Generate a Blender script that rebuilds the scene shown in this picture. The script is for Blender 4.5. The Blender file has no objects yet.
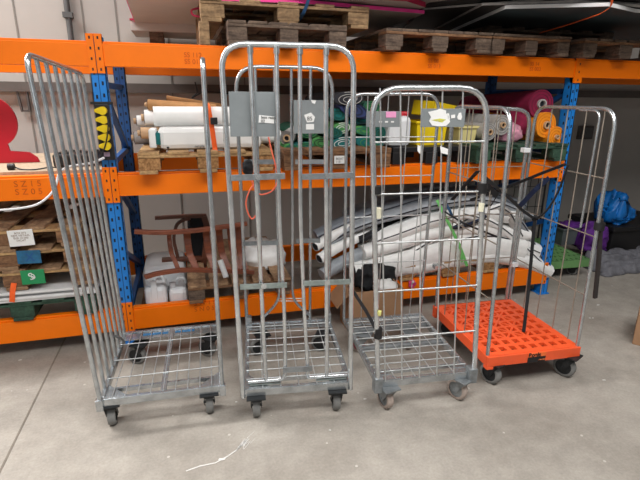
import bpy, bmesh, math, random
from mathutils import Vector, Matrix, noise
random.seed(7)
S = bpy.context.scene
COL = S.collection
V = Vector
# ------------------------------------------------------------------ camera model
F, PT, RO, YW, H = 471.7134, .2928, -.0086, .2766, 1.5
def ray(x, y):
    u = x-320; v = y-240
    c, s = math.cos(RO), math.sin(RO)
    u, v = c*u-s*v, s*u+c*v
    d = v*math.cos(PT)+F*math.sin(PT); fw = F*math.cos(PT)-v*math.sin(PT)
    return V((u*math.cos(YW)+fw*math.sin(YW), -u*math.sin(YW)+fw*math.cos(YW), -d))
CAM = V((0, 0, H))
def at(x, y, Y):                       # point of the plane Y seen at pixel x,y
    r = ray(x, y); return CAM+r*(Y/r.y)
def onz(x, y, z):
    r = ray(x, y); return CAM+r*((z-H)/r.z)
f0 = ray(320, 240)/F; rt = (ray(321, 240)-ray(320, 240)); dn = (ray(320, 241)-ray(320, 240))
cd = bpy.data.cameras.new('camera'); cam = bpy.data.objects.new('camera', cd); COL.objects.link(cam)
m = Matrix.Identity(4)
for i in range(3):
    m[i][0] = rt[i]; m[i][1] = -dn[i]; m[i][2] = -f0[i]; m[i][3] = CAM[i]
cam.matrix_world = m
cd.sensor_width = 36; cd.lens = 36*F/640; cd.clip_start = .05
S.camera = cam
# ------------------------------------------------------------------ materials
def srgb(c):
    return tuple([((x/255+.055)/1.055)**2.4 if x > 10 else x/255/12.92 for x in c])+(1,)
MATS = {}
def mat(name, c, rough=.6, metal=0, var=.12, scale=8, bump=.0, c2=None, stretch=(1, 1, 1), spec=.5, trans=0, lo=.35, hi=.65, fine=0):
    mt = bpy.data.materials.new(name); mt.use_nodes = True; nt = mt.node_tree; N = nt.nodes; L = nt.links
    b = N['Principled BSDF']; b.inputs['Roughness'].default_value = rough; b.inputs['Metallic'].default_value = metal
    b.inputs['Specular IOR Level'].default_value = spec
    if trans: b.inputs['Transmission Weight'].default_value = trans
    tc = N.new('ShaderNodeTexCoord'); mp = N.new('ShaderNodeMapping'); mp.inputs['Scale'].default_value = stretch
    L.new(tc.outputs['Object'], mp.inputs['Vector'])
    nz = N.new('ShaderNodeTexNoise'); nz.inputs['Scale'].default_value = scale; nz.inputs['Detail'].default_value = 6
    nz.inputs['Roughness'].default_value = .65
    L.new(mp.outputs[0], nz.inputs['Vector'])
    cr = N.new('ShaderNodeValToRGB'); cr.color_ramp.elements[0].position = lo; cr.color_ramp.elements[1].position = hi
    a = srgb(c)
    cr.color_ramp.elements[0].color = srgb(c2) if c2 else tuple([x*(1-var*1.6) for x in a[:3]])+(1,)
    cr.color_ramp.elements[1].color = a if c2 else tuple([min(1, x*(1+var)) for x in a[:3]])+(1,)
    L.new(nz.outputs['Fac'], cr.inputs[0])
    out = cr.outputs[0]
    if fine:
        n2 = N.new('ShaderNodeTexNoise'); n2.inputs['Scale'].default_value = fine; n2.inputs['Detail'].default_value = 4
        L.new(tc.outputs['Object'], n2.inputs['Vector'])
        mr = N.new('ShaderNodeMapRange'); mr.inputs['From Min'].default_value = .3; mr.inputs['From Max'].default_value = .7
        mr.inputs['To Min'].default_value = .72; mr.inputs['To Max'].default_value = 1.2
        L.new(n2.outputs['Fac'], mr.inputs[0])
        mx = N.new('ShaderNodeVectorMath'); mx.operation = 'SCALE'
        L.new(out, mx.inputs[0]); L.new(mr.outputs[0], mx.inputs['Scale']); out = mx.outputs[0]
    L.new(out, b.inputs['Base Color'])
    if bump:
        bp = N.new('ShaderNodeBump'); bp.inputs['Strength'].default_value = bump; bp.inputs['Distance'].default_value = .01
        L.new(nz.outputs['Fac'], bp.inputs['Height']); L.new(bp.outputs[0], b.inputs['Normal'])
    MATS[name] = mt
    return mt
STEEL = mat('galvanised_steel', (184, 189, 192), .27, .8, .14, 18, .03)
STEELB = mat('bright_galvanised_steel', (204, 208, 210), .25, .78, .12, 18, .03)
STEELD = mat('dull_galvanised_steel', (144, 149, 152), .44, .55, .18, 16, .05)
WIRE = mat('zinc_wire', (200, 203, 203), .35, .7, .12, 30)
STICK = mat('pale_zinc_plate', (152, 163, 160), .45, .5, .2, 20)
ORANGE = mat('orange_beam_paint', (252, 122, 0), .45, 0, .03, 4, 0, spec=.3)
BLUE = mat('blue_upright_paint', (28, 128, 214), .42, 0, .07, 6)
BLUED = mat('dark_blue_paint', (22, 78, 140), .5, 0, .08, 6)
HOLE = mat('punched_hole_dark', (18, 22, 30), .8, 0, .05, 5)
WOODL = mat('pale_pallet_wood', (196, 160, 112), .8, 0, .2, 5, .3, (140, 104, 66), (1, 1, 6), fine=50)
WOODM = mat('brown_pallet_wood', (152, 112, 78), .82, 0, .2, 6, .35, (92, 62, 42), (1, 1, 5), fine=50)
WOODD = mat('weathered_pallet_wood', (124, 104, 88), .85, 0, .2, 6, .4, (66, 52, 44), (1, 1, 5), fine=60)
WOODE = mat('grey_brown_deck_wood', (176, 142, 108), .85, 0, .2, 6, .35, (112, 84, 62), (2, 1, 5), fine=60)
WOODT = mat('aged_tan_pallet_wood', (172, 140, 102), .82, 0, .2, 6, .35, (108, 82, 58), (1, 1, 5), fine=50)
CHIP = mat('pressed_chip_block', (186, 140, 92), .9, 0, .2, 60, .4, (120, 82, 46))
GREENW = mat('green_painted_wood', (58, 92, 72), .75, 0, .2, 8, .3, (30, 52, 42), fine=50)
BENT = mat('reddish_brown_bentwood', (134, 72, 46), .38, 0, .15, 8, .03, (100, 50, 32), (1, 1, 4))
CHIPB = mat('chipboard_panel', (176, 156, 132), .85, 0, .15, 40, .1)
BLACKP = mat('black_plastic', (24, 24, 26), .5, 0, .15, 8)
BLACKF = mat('black_fabric', (26, 27, 30), .9, 0, .2, 30, .3)
RUBBER = mat('grey_rubber', (122, 122, 120), .7, 0, .1, 20)
RUBBERP = mat('pinkish_worn_rubber', (176, 160, 150), .7, 0, .15, 20)
DARKM = mat('dark_caster_metal', (46, 48, 50), .5, .4, .2, 20)
NAVY = mat('navy_webbing', (20, 34, 66), .85, 0, .15, 40)
WHITEP = mat('white_plastic', (226, 228, 230), .4, 0, .03, 5)
WHITEF = mat('white_vinyl', (240, 240, 238), .5, 0, .04, 14, .5)
GREYF = mat('grey_vinyl', (158, 164, 170), .5, 0, .12, 14, .5)
GREYD = mat('dark_grey_vinyl', (74, 80, 88), .5, 0, .15, 7, .15)
YELLOW = mat('yellow_plastic', (238, 206, 18), .45, 0, .05, 5)
CREAM = mat('cream_plastic', (226, 212, 146), .5, 0, .05, 5)
RED = mat('red_plastic', (196, 22, 40), .4, 0, .05, 5)
REDS = mat('crimson_sheet', (196, 14, 40), .45, 0, .04, 3)
TEAL = mat('teal_felt', (18, 104, 104), .9, 0, .15, 20, .3)
GREENF = mat('green_felt', (74, 140, 74), .9, 0, .15, 20, .3)
GREENK = mat('dark_green_felt', (24, 78, 60), .9, 0, .15, 20, .3)
INDIGO = mat('indigo_felt', (42, 54, 96), .9, 0, .15, 20, .3)
CHARC = mat('charcoal_felt', (44, 44, 50), .95, 0, .15, 20, .3)
GREYM = mat('mid_grey_vinyl', (118, 124, 132), .5, 0, .12, 7, .15)
BURG = mat('burgundy_fabric', (136, 18, 62), .85, 0, .12, 14, .2)
PINK = mat('pink_fabric', (214, 150, 170), .9, 0, .25, 30, .4)
ORF = mat('orange_felt', (248, 150, 20), .85, 0, .08, 14, .2)
ORD = mat('deep_orange_felt', (206, 108, 10), .9)
GREYR = mat('light_grey_fabric', (176, 172, 168), .9, 0, .12, 20, .3)
PURPLE = mat('purple_fabric', (92, 34, 128), .75, 0, .2, 8, .3)
BLUEBAG = mat('blue_tarpaulin', (14, 110, 190), .4, 0, .15, 8, .3)
GREYBL = mat('grey_blanket', (112, 112, 118), .95, 0, .2, 14, .4)
CARD = mat('brown_cardboard', (166, 128, 96), .85, 0, .06, 5)
PAPER = mat('white_paper', (232, 232, 230), .8, 0, .03, 5)
KRAFT = mat('kraft_paper', (176, 130, 82), .8, 0, .1, 10)
TUBEC = mat('tan_cardboard_tube', (204, 168, 130), .8, 0, .08, 10)
PINKE = mat('pink_foam_edge', (255, 66, 160), .6, 0, .06, 8)
CRIME = mat('crimson_foam_edge', (176, 24, 70), .6, 0, .06, 8)
BOARD = mat('pale_grey_board', (196, 188, 180), .6, 0, .05, 2)
BOARDG = mat('slate_board', (62, 76, 82), .5, 0, .1, 2)
BOARDK = mat('charcoal_board', (60, 58, 58), .5, 0, .1, 2)
ALU = mat('white_board_edge', (222, 222, 222), .5, 0, .05, 6)
CORAL = mat('orange_deck_plastic', (240, 92, 46), .42, 0, .05, 6, .02)
GREENP = mat('green_deck_plastic', (104, 150, 92), .5, 0, .1, 6)
STRAPO = mat('orange_webbing', (244, 98, 30), .7, 0, .05, 20)
STRAPG = mat('lime_green_webbing', (110, 196, 106), .7, 0, .1, 20)
STRAPB = mat('blue_webbing', (14, 62, 100), .7, 0, .1, 20)
CORDR = mat('salmon_cord', (242, 112, 84), .6, 0, .04, 20)
BLABEL = mat('blue_label', (30, 100, 140), .5, 0, .2, 12)
GLABEL = mat('green_label', (24, 140, 84), .5, 0, .05, 12)
INK = mat('faded_orange_brown_ink', (208, 92, 8), .8, 0, .1, 20)
INKK = mat('black_ink', (28, 26, 26), .8, 0, .1, 20)
INKG = mat('grey_brown_print', (150, 128, 116), .8, 0, .05, 20)
PINKN = mat('pink_note', (236, 156, 200), .7, 0, .05, 20)
# wall and floor
def wallmat():
    mt = mat('painted_wall_panel', (176, 171, 165), .7, 0, .03, 1.5, .02)
    return mt
WALL = wallmat()
SEAM = mat('panel_seam', (130, 126, 120), .8, 0, .05, 5)
PIPE = mat('grey_conduit', (96, 96, 96), .5, .3, .1, 8)
def floormat():
    mt = bpy.data.materials.new('worn_concrete'); mt.use_nodes = True; nt = mt.node_tree; N = nt.nodes; L = nt.links
    b = N['Principled BSDF']; b.inputs['Roughness'].default_value = .75; b.inputs['Specular IOR Level'].default_value = .3
    tc = N.new('ShaderNodeTexCoord')
    def nz(sc, d=8, r=.6):
        n = N.new('ShaderNodeTexNoise'); n.inputs['Scale'].default_value = sc; n.inputs['Detail'].default_value = d
        n.inputs['Roughness'].default_value = r; L.new(tc.outputs['Object'], n.inputs['Vector']); return n.outputs['Fac']
    a = nz(1.3); c = nz(9); d = nz(70, 3)
    cr = N.new('ShaderNodeValToRGB'); cr.color_ramp.elements[0].position = .3; cr.color_ramp.elements[1].position = .7
    cr.color_ramp.elements[0].color = srgb((140, 133, 124)); cr.color_ramp.elements[1].color = srgb((172, 166, 157))
    L.new(a, cr.inputs[0])
    def scl(v, inp, lo, hi, fm=.3, fx=.7):
        mr = N.new('ShaderNodeMapRange'); mr.inputs['From Min'].default_value = fm; mr.inputs['From Max'].default_value = fx
        mr.inputs['To Min'].default_value = lo; mr.inputs['To Max'].default_value = hi; L.new(inp, mr.inputs[0])
        s = N.new('ShaderNodeVectorMath'); s.operation = 'SCALE'; L.new(v, s.inputs[0]); L.new(mr.outputs[0], s.inputs['Scale']); return s.outputs[0]
    o = scl(cr.outputs[0], c, .86, 1.08); o = scl(o, d, .9, 1.08)
    # pale flecks
    vo = N.new('ShaderNodeTexVoronoi'); vo.inputs['Scale'].default_value = 7; L.new(tc.outputs['Object'], vo.inputs['Vector'])
    lt = N.new('ShaderNodeMath'); lt.operation = 'LESS_THAN'; lt.inputs[1].default_value = .055; L.new(vo.outputs['Distance'], lt.inputs[0])
    mx = N.new('ShaderNodeMix'); mx.data_type = 'RGBA'; L.new(lt.outputs[0], mx.inputs['Factor']); L.new(o, mx.inputs['A'])
    mx.inputs['B'].default_value = srgb((190, 184, 176))
    L.new(mx.outputs['Result'], b.inputs['Base Color'])
    bp = N.new('ShaderNodeBump'); bp.inputs['Strength'].default_value = .12; bp.inputs['Distance'].default_value = .01
    L.new(c, bp.inputs['Height']); L.new(bp.outputs[0], b.inputs['Normal'])
    return mt
FLOOR = floormat()
# ------------------------------------------------------------------ mesh builder
XF = {}                                 # world matrix of each root / part
class MB:
    def __init__(s, M=None):
        s.v = []; s.f = []; s.m = M or Matrix.Identity(4); s.sm = []; s.mi = []; s.cur = 0
    def add(s, vs, fs, smooth=False):
        n = len(s.v); s.v += [s.m@V(p) for p in vs]
        for f in fs: s.f.append([i+n for i in f]); s.sm.append(smooth); s.mi.append(s.cur)
    def box(s, a, b, rot=None, piv=None):   # two corners
        vs = [V((x, y, z)) for x in (a[0], b[0]) for y in (a[1], b[1]) for z in (a[2], b[2])]
        if rot:
            p = V(piv) if piv else (V(a)+V(b))/2
            vs = [p+rot@(q-p) for q in vs]
        s.add(vs, [(0, 1, 3, 2), (4, 6, 7, 5), (0, 4, 5, 1), (2, 3, 7, 6), (0, 2, 6, 4), (1, 5, 7, 3)])
        return s
    def bar(s, a, b, w, h, up=(0, 0, 1)):
        s.sweep([a, b], [(-w/2, -h/2), (w/2, -h/2), (w/2, h/2), (-w/2, h/2)], up, smooth=False); return s
    def sweep(s, pts, prof, up=(0, 0, 1), smooth=True, closed=False, caps=True, scales=None, twist=0):
        pts = [V(p) for p in pts]; n = len(pts); k = len(prof); up = V(up); vs = []
        x = None
        for i, p in enumerate(pts):
            if closed: t = pts[(i+1) % n]-pts[i-1]
            else: t = pts[min(i+1, n-1)]-pts[max(i-1, 0)]
            t.normalize()
            if x is None:
                x = t.cross(up)
                if x.length < 1e-3: x = t.cross(V((0, 1, 0)))
                if x.length < 1e-3: x = t.cross(V((1, 0, 0)))
                x.normalize()
            else:
                x = (x-t*x.dot(t)); x.normalize()
            y = x.cross(t)*-1
            sc = scales[i] if scales else 1
            for (a, b) in prof: vs.append(p+x*(a*sc)+y*(b*sc))
        fs = []
        for i in range(n if closed else n-1):
            for j in range(k):
                a = i*k+j; b = i*k+(j+1) % k; c = ((i+1) % n)*k+(j+1) % k; d = ((i+1) % n)*k+j
                fs.append((a, d, c, b))
        s.add(vs, fs, smooth)
        if caps and not closed:
            s.add(vs[:k], [tuple(range(k))]); s.add(vs[-k:], [tuple(reversed(range(k)))])
        return s
    def tube(s, pts, r, n=10, closed=False, fl=0, up=(0, 0, 1), scales=None):
        if fl: pts = fillet(pts, fl)
        return s.sweep(pts, [(r*math.cos(2*math.pi*i/n), r*math.sin(2*math.pi*i/n)) for i in range(n)], up, True, closed, True, scales)
    def cyl(s, a, b, r, n=24, r2=None):
        a = V(a); b = V(b); t = (b-a).normalized(); u = t.cross(V((0, 0, 1)))
        if u.length < 1e-3: u = t.cross(V((0, 1, 0)))
        u.normalize(); w = t.cross(u); r2 = r if r2 is None else r2
        vs = [a+(u*math.cos(2*math.pi*i/n)+w*math.sin(2*math.pi*i/n))*r for i in range(n)]
        ws = [b+(u*math.cos(2*math.pi*i/n)+w*math.sin(2*math.pi*i/n))*r2 for i in range(n)]
        s.add(vs+ws, [(i, (i+1) % n, (i+1) % n+n, i+n) for i in range(n)], True)
        s.add(vs, [tuple(reversed(range(n)))]); s.add(ws, [tuple(range(n))]); return s
    def ring(s, a, b, r, ri, n=24):            # hollow tube from a to b
        a = V(a); b = V(b); t = (b-a).normalized(); u = t.cross(V((0, 0, 1)))
        if u.length < 1e-3: u = t.cross(V((0, 1, 0)))
        u.normalize(); w = t.cross(u); vs = []
        for q, rr in ((a, r), (b, r), (b, ri), (a, ri)):
            vs += [q+(u*math.cos(2*math.pi*i/n)+w*math.sin(2*math.pi*i/n))*rr for i in range(n)]
        fs = []
        for k in range(4):
            for i in range(n): fs.append((k*n+i, k*n+(i+1) % n, ((k+1) % 4)*n+(i+1) % n, ((k+1) % 4)*n+i))
        s.add(vs, fs, False); return s
    def lathe(s, c, prof, n=24, axis=None):
        vs = []; fs = []
        for (r, z) in prof:
            for i in range(n):
                a = 2*math.pi*i/n; vs.append(V(c)+V((r*math.cos(a), r*math.sin(a), z)))
        for k in range(len(prof)-1):
            for i in range(n): fs.append((k*n+i, k*n+(i+1) % n, (k+1)*n+(i+1) % n, (k+1)*n+i))
        s.add(vs, fs, True); return s
    def prism(s, poly, off):                   # polygon (3d pts) extruded by vector
        n = len(poly); off = V(off); p = [V(q) for q in poly]
        s.add(p+[q+off for q in p], [tuple(reversed(range(n))), tuple(range(n, 2*n))]+[(i, (i+1) % n, (i+1) % n+n, i+n) for i in range(n)]); return s
    def build(s, name, material, parent=None, bevel=0, sub=0, world=True):
        inv = XF[parent.name].inverted() if (parent is not None and world) else Matrix.Identity(4)
        me = bpy.data.meshes.new(name); me.from_pydata([inv@p for p in s.v], [], s.f); me.update()
        me.polygons.foreach_set('use_smooth', s.sm)
        bm = bmesh.new(); bm.from_mesh(me)
        bmesh.ops.recalc_face_normals(bm, faces=bm.faces); bm.to_mesh(me); bm.free()
        [me.materials.append(q) for q in (material if isinstance(material, (list, tuple)) else [material])]
        if any(s.mi): me.polygons.foreach_set('material_index', s.mi)
        o = bpy.data.objects.new(name, me); COL.objects.link(o)
        if parent is not None:
            o.parent = parent; XF[o.name] = XF[parent.name]
        else: XF[o.name] = Matrix.Identity(4)
        if bevel:
            b = o.modifiers.new('edge', 'BEVEL'); b.width = bevel; b.segments = 2; b.limit_method = 'ANGLE'
        if sub:
            b = o.modifiers.new('soft', 'SUBSURF'); b.levels = sub; b.render_levels = sub
        return o
def fillet(pts, r, k=6):
    pts = [V(p) for p in pts]; out = [pts[0]]
    for i in range(1, len(pts)-1):
        a, b, c = pts[i-1], pts[i], pts[i+1]
        u = (a-b); w = (c-b); rr = min(r, u.length*.49, w.length*.49)
        p = b+u.normalized()*rr; q = b+w.normalized()*rr
        for j in range(k+1):
            t = j/k; out.append(p*(1-t)**2+b*2*t*(1-t)+q*t*t)
    out.append(pts[-1]); return out
def smooth(pts, k=6):                           # catmull-rom
    pts = [V(p) for p in pts]; P = [pts[0]*2-pts[1]]+pts+[pts[-1]*2-pts[-2]]; out = []
    for i in range(1, len(P)-2):
        a, b, c, d = P[i-1:i+3]
        for j in range(k):
            t = j/k
            out.append(.5*((2*b)+(c-a)*t+(2*a-5*b+4*c-d)*t*t+(3*b-a-3*c+d)*t**3))
    out.append(pts[-1]); return out
def tag(o, label, cat, group=None, kind=None):
    o['label'] = label; o['category'] = cat
    if group: o['group'] = group
    if kind: o['kind'] = kind
    return o
def root(name, label, cat, loc, rz=0, group=None):
    o = bpy.data.objects.new(name, None); COL.objects.link(o); o.empty_display_size = .1
    o.location = loc; o.rotation_euler = (0, 0, rz)
    XF[o.name] = Matrix.Translation(V(loc))@Matrix.Rotation(rz, 4, 'Z')
    return tag(o, label, cat, group)
def struct(o): o['kind'] = 'structure'; return o
def copy_tree(o, parent=None):
    c = o.copy(); COL.objects.link(c); c.parent = parent
    for ch in list(o.children): copy_tree(ch, c)
    return c
def lettering(txt, size, origin, xdir, ydir, material, parent, depth=.001, name='lettering', align='LEFT', bold=0):
    cu = bpy.data.curves.new(name, 'FONT'); cu.body = txt; cu.size = size; cu.extrude = depth; cu.align_x = align; cu.offset = bold
    cu.space_line = .95
    t = bpy.data.objects.new(name+'_tmp', cu); COL.objects.link(t)
    dg = bpy.context.evaluated_depsgraph_get(); me = bpy.data.meshes.new_from_object(t.evaluated_get(dg))
    bpy.data.objects.remove(t); bpy.data.curves.remove(cu)
    x = V(xdir).normalized(); y = V(ydir); y = (y-x*y.dot(x)).normalized(); z = x.cross(y)
    M = Matrix.Identity(4)
    for i in range(3): M[i][0] = x[i]; M[i][1] = y[i]; M[i][2] = z[i]; M[i][3] = V(origin)[i]
    if parent is not None: M = XF[parent.name].inverted()@M
    me.transform(M); me.materials.clear(); me.materials.append(material)
    o = bpy.data.objects.new(name, me); COL.objects.link(o)
    if parent is not None: o.parent = parent; XF[o.name] = XF[parent.name]
    return o
def crumple(o_mb, c, size, amp, seed, nx=20, ny=14, p=2.6, flat=True, rz=0):
    """soft lumpy closed form: superellipsoid pushed about by noise"""
    vs = []; fs = []; R = Matrix.Rotation(rz, 3, 'Z')
    for j in range(ny+1):
        th = -math.pi/2+math.pi*j/ny
        for i in range(nx):
            ph = 2*math.pi*i/nx
            def se(t, e): return math.copysign(abs(t)**e, t)
            e = 2/p
            q = V((se(math.cos(th), e)*se(math.cos(ph), e)*size[0]/2, se(math.cos(th), e)*se(math.sin(ph), e)*size[1]/2, se(math.sin(th), e)*size[2]/2))
            nv = noise.noise_vector(q*6/max(size)+V((seed*3.7, seed, 1)))*amp+noise.noise_vector(q*16/max(size)+V((seed, 1, 2)))*amp*.5
            q = q+nv
            if flat: q.z = max(q.z, -size[2]/2)
            vs.append(V(c)+R@q)
    for j in range(ny):
        for i in range(nx): fs.append((j*nx+i, j*nx+(i+1) % nx, (j+1)*nx+(i+1) % nx, (j+1)*nx+i))
    o_mb.add(vs, fs, True); return o_mb
# ------------------------------------------------------------------ setting
YB = 4.5
struct(MB().box((-6, -3, -.1), (8, YB+.1, 0)).build('floor', FLOOR))
fl = bpy.data.objects['floor']
wb = struct(MB().box((-6, YB, 0), (8, YB+.12, 5)).build('wall_back', WALL))
struct(MB().box((-6.1, -3, 0), (-6, YB+.1, 5)).build('wall_left', WALL))
struct(MB().box((8, -3, 0), (8.1, YB+.1, 5)).build('wall_right', WALL))
struct(MB().box((-6, -3, 5), (8, YB+.1, 5.1)).build('ceiling', mat('grey_ceiling', (110, 108, 104), .8, 0, .03, 1)))
for px, py in ((14, 10), (82, 10), (118, 33), (168, 35), (250, 230), (330, 215)):
    X = at(px, py, YB).x
    MB().box((X-.006, YB-.004, 0), (X+.006, YB, 5)).build('wall_seam', SEAM, wb)
pb = at(50, 86, YB-.05)
struct(MB().box((-6, YB-.05, pb.z-.045), (8, YB, pb.z+.03)).build('trim_1', mat('dark_wall_rail', (92, 86, 82), .7, 0, .1, 5)))
# floor joint
a = onz(62, 345, 0); b = onz(-14, 500, 0)
d = (b-a)
MB().bar(V((*(a-d*1.2).xy, .0012)), V((*(b+d*1.5).xy, .0012)), .009, .001).build('floor_joint', mat('joint_filler', (120, 112, 102), .9, 0, .1, 9), fl)
# paint splash
PAINT = mat('dried_white_paint', (214, 212, 208), .7, 0, .05, 20)
mb = MB()
rnd = random.Random(3)
pts = [onz(x, y, .001) for x, y in ((186, 471), (200, 466), (215, 463), (228, 456), (238, 449), (246, 440), (249, 430))]
def stroke(p, q, w0, w1):
    d = (q-p).normalized(); nn = V((-d.y, d.x, 0))
    mb.prism([p-nn*w0, q-nn*w1, q+nn*w1, p+nn*w0], (0, 0, .0004))
for i in range(len(pts)-2): stroke(pts[i], pts[i+1]+(pts[i+1]-pts[i])*.05, .0025+.0006*(i % 2), .0028+.0006*((i+1) % 2))
for k in range(26):
    p = onz(rnd.uniform(235, 243), rnd.uniform(448, 453), .001); q = onz(rnd.uniform(246, 256), rnd.uniform(427, 440), .001)
    t0 = rnd.uniform(0, .6); t1 = t0+rnd.uniform(.15, .45)
    stroke(p.lerp(q, t0), p.lerp(q, t1), rnd.uniform(.0006, .0016), .0005)
for x, y, r in ((222, 459, .008), (365, 399, .005), (330, 430, .004), (236, 402, .004), (604, 380, .006), (596, 285, .006), (598, 305, .008), (593, 318, .006), (590, 318, .006), (515, 300, .006), (560, 330, .004), (20, 360, .006)):
    q = onz(x, y, .001)
    mb.prism([q+V((r*1.6*math.cos(a), r*math.sin(a), 0))*rnd.uniform(.6, 1.3) for a in [j*math.pi/4 for j in range(8)]], (0, 0, .0005))
mb.build('paint_splash', PAINT, fl)
# conduit, wall bracket, socket
def wallpipe(px):
    X = at(px, 15, YB-.03).x
    r = root('wall_conduit', 'dark vertical conduit pipe on the pale wall above the left bay', 'pipe', (X, YB-.03, 2.0))
    MB().cyl((X, YB-.03, 1.75), (X, YB-.03, 4.9), .022, 12).build('pipe', PIPE, r)
    z = at(67, 15, YB-.03).z
    MB().box((X-.035, YB-.06, z-.02), (X+.035, YB, z+.02)).build('pipe_clamp', PIPE, r)
wallpipe(68)
A = at(15, 90, YB-.05); B = at(29, 111, YB-.05)
r = root('shelf_bracket', 'small grey metal bracket hanging under the dark rail on the left wall', 'bracket', (B.x, YB-.03, B.z))
mb = MB(); z = A.z
mb.bar((A.x-.05, YB-.03, z), (B.x, YB-.03, z), .02, .015); mb.bar((B.x-.07, YB-.03, z), (B.x-.055, YB-.03, B.z), .015, .02, (0, 1, 0)); mb.bar((B.x, YB-.03, z), (B.x, YB-.03, B.z), .015, .02, (0, 1, 0)); mb.bar((B.x-.06, YB-.03, B.z), (B.x+.005, YB-.03, B.z), .015, .015)
mb.build('bracket_bars', PIPE, r)
A = at(580, 126, YB-.03); B = at(591, 139, YB-.03)
r = root('wall_switch_box', 'small dark square electrical box on the shaded wall right of the blue post', 'switch box', ((A.x+B.x)/2, YB, B.z))
MB().box((A.x, YB-.05, B.z), (B.x, YB, A.z)).build('box_body', mat('dim_grey_box', (84, 80, 76), .7), r, .004)
MB().box((A.x+.02, YB-.053, B.z+.02), (B.x-.02, YB-.048, A.z-.02)).build('cover_plate', PIPE, r, .002)
# ------------------------------------------------------------------ rack
D = 2.8906; DB = 3.85
zb = (.0956, .2405); zm = (.9458, 1.0793); zt = (1.6506, 1.7769)
XL, XR = -.383, 2.664; PW = .076; PR = .066
rack = root('pallet_rack', 'orange and blue steel pallet rack of three beam levels along the wall', 'rack', (1.1, D, 0))
def beam(x0, x1, z, y, back=False):
    mb = MB(); t = .05
    mb.box((x0, y, z[0]), (x1, y+t, z[1]-.012)); mb.box((x0, y+.012 if not back else y, z[1]-.012), (x1, y+t, z[1]))
    return mb.build('beam', ORANGE, rack, .003)
def conn(bo, x0, x1, zlo, zhi, y):
    mb = MB().box((x0, y-.006, zlo), (x1, y+.03, zhi)); mb.cur = 1
    for i in range(4):
        z = zlo+(zhi-zlo)*(.1+.8*i/3); xm = (x0+x1)/2
        mb.box((xm-.004, y-.0068, z-.007), (xm+.004, y-.005, z+.007))
    return mb.build('connector', [ORANGE, HOLE], bo)
front_beams = {}
for nm, z in (('t', zt), ('m', zm), ('b', zb)):
    bl = beam(XL-PW-3.0, XL-PW+.002, z, D); br = beam(XL+.0, XR, z, D)
    front_beams[nm+'l'] = bl; front_beams[nm+'r'] = br
    lo, hi = (z[0]-.035, z[1]+.035) if nm != 'b' else (z[0]-.005, z[1]+.04)
    for bo, a, b in ((bl, XL-PW, XL-PW/2-.002), (br, XL-PW/2+.002, XL)):
        conn(bo, a, b, lo, hi, D)
    if nm != 't':
        conn(br, XR-.0, XR+.03, z[0]-(.03 if nm == 'm' else .0), z[1]+.03, D)
    beam(XL-PW-3.0, XL-PW, z, DB+.05, True); beam(XL, XR, z, DB+.05, True)
br = beam(XR+.0+PR, XR+PR+2.7, zt, D)
c_ = conn(br, XR-.0, XR+PR, zt[0]-.035, zt[1]+.035, D)
beam(XR+PR, XR+PR+2.7, zt, DB+.05, True)
def upright(x0, x1, y, top, material, holes=True, rows=2, dirn=-1):
    mb = MB(); d = .075 if dirn < 0 else .07; t = .004; yf = y+.006
    mb.box((x0, yf, 0), (x1, yf+t, top)); mb.box((x0, yf, 0), (x0+t, yf+d, top)); mb.box((x1-t, yf, 0), (x1, yf+d, top))
    mb.box((x0, yf+d-t, 0), (x0+.02, yf+d, top)); mb.box((x1-.02, yf+d-t, 0), (x1, yf+d, top))
    mb.cur = 1
    if holes:
        h = mb; z = .12; w = x1-x0
        while z < top-.03:
            for k, fx in enumerate((.26, .74)):
                zz = z+(.008 if k else 0)
                h.box((x0+w*fx-.005, yf-.0012, zz-.010), (x0+w*fx+.005, yf+.001, zz+.010))
            z += .0625
        h.box((x0+w*.5-.0012, yf-.001, .01), (x0+w*.5+.0012, yf+.001, top))
        z = .14
        while z < top-.05:
            h.box((x1-.0005, yf+.02, z), (x1+.0008, yf+.032, z+.02)); h.box((x0-.0008, yf+.02, z), (x0+.0005, yf+.032, z+.02)); z += .0625
    u = mb.build('upright', [material, HOLE], rack)
    MB().box((x0-.015, yf-.01, 0), (x1+.015, yf+d+.02, .008)).build('foot_plate', material, u)
    return u
upright(XL-PW, XL, D, 1.80, BLUE); upright(XR, XR+PR, D, 1.80, BLUE)
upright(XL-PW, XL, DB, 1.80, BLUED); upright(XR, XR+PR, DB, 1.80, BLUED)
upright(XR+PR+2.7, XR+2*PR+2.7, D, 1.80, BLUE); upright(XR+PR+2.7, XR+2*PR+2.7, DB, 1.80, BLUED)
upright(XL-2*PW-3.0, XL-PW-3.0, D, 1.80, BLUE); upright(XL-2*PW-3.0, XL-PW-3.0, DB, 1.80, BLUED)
for x0, x1 in ((XL-PW, XL), (XR, XR+PR)):
    xm = (x0+x1)/2
    for za, zb_ in ((1.56, 1.56), (1.56, 1.10), (1.12, 1.12), (1.05, .62), (.60, .20), (.16, .16)):
        MB().bar((xm, D+.07, za), (xm, DB+.03, zb_), .035, .03, (1, 0, 0)).build('brace', BLUED, rack)
# stencilled bay numbers
def beamtext(txt, px, py, size, z=None):
    p = at(px, py, D-.002)
    lettering(txt, size, p, (1, 0, 0), (0, 0, 1), INK, rack, .0006)
beamtext('SS 112\nSS 013', 184, 57, .036); beamtext('SS 08\nSS 013', 428, 62.5, .034); beamtext('SS 14\nSS 003', 530, 65.5, .034)
beamtext('S Z 1 5\nS Z 0 5', 14, 187, .046); beamtext('S W 1 5\nS N 0 5', 194, 306, .042)
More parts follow.
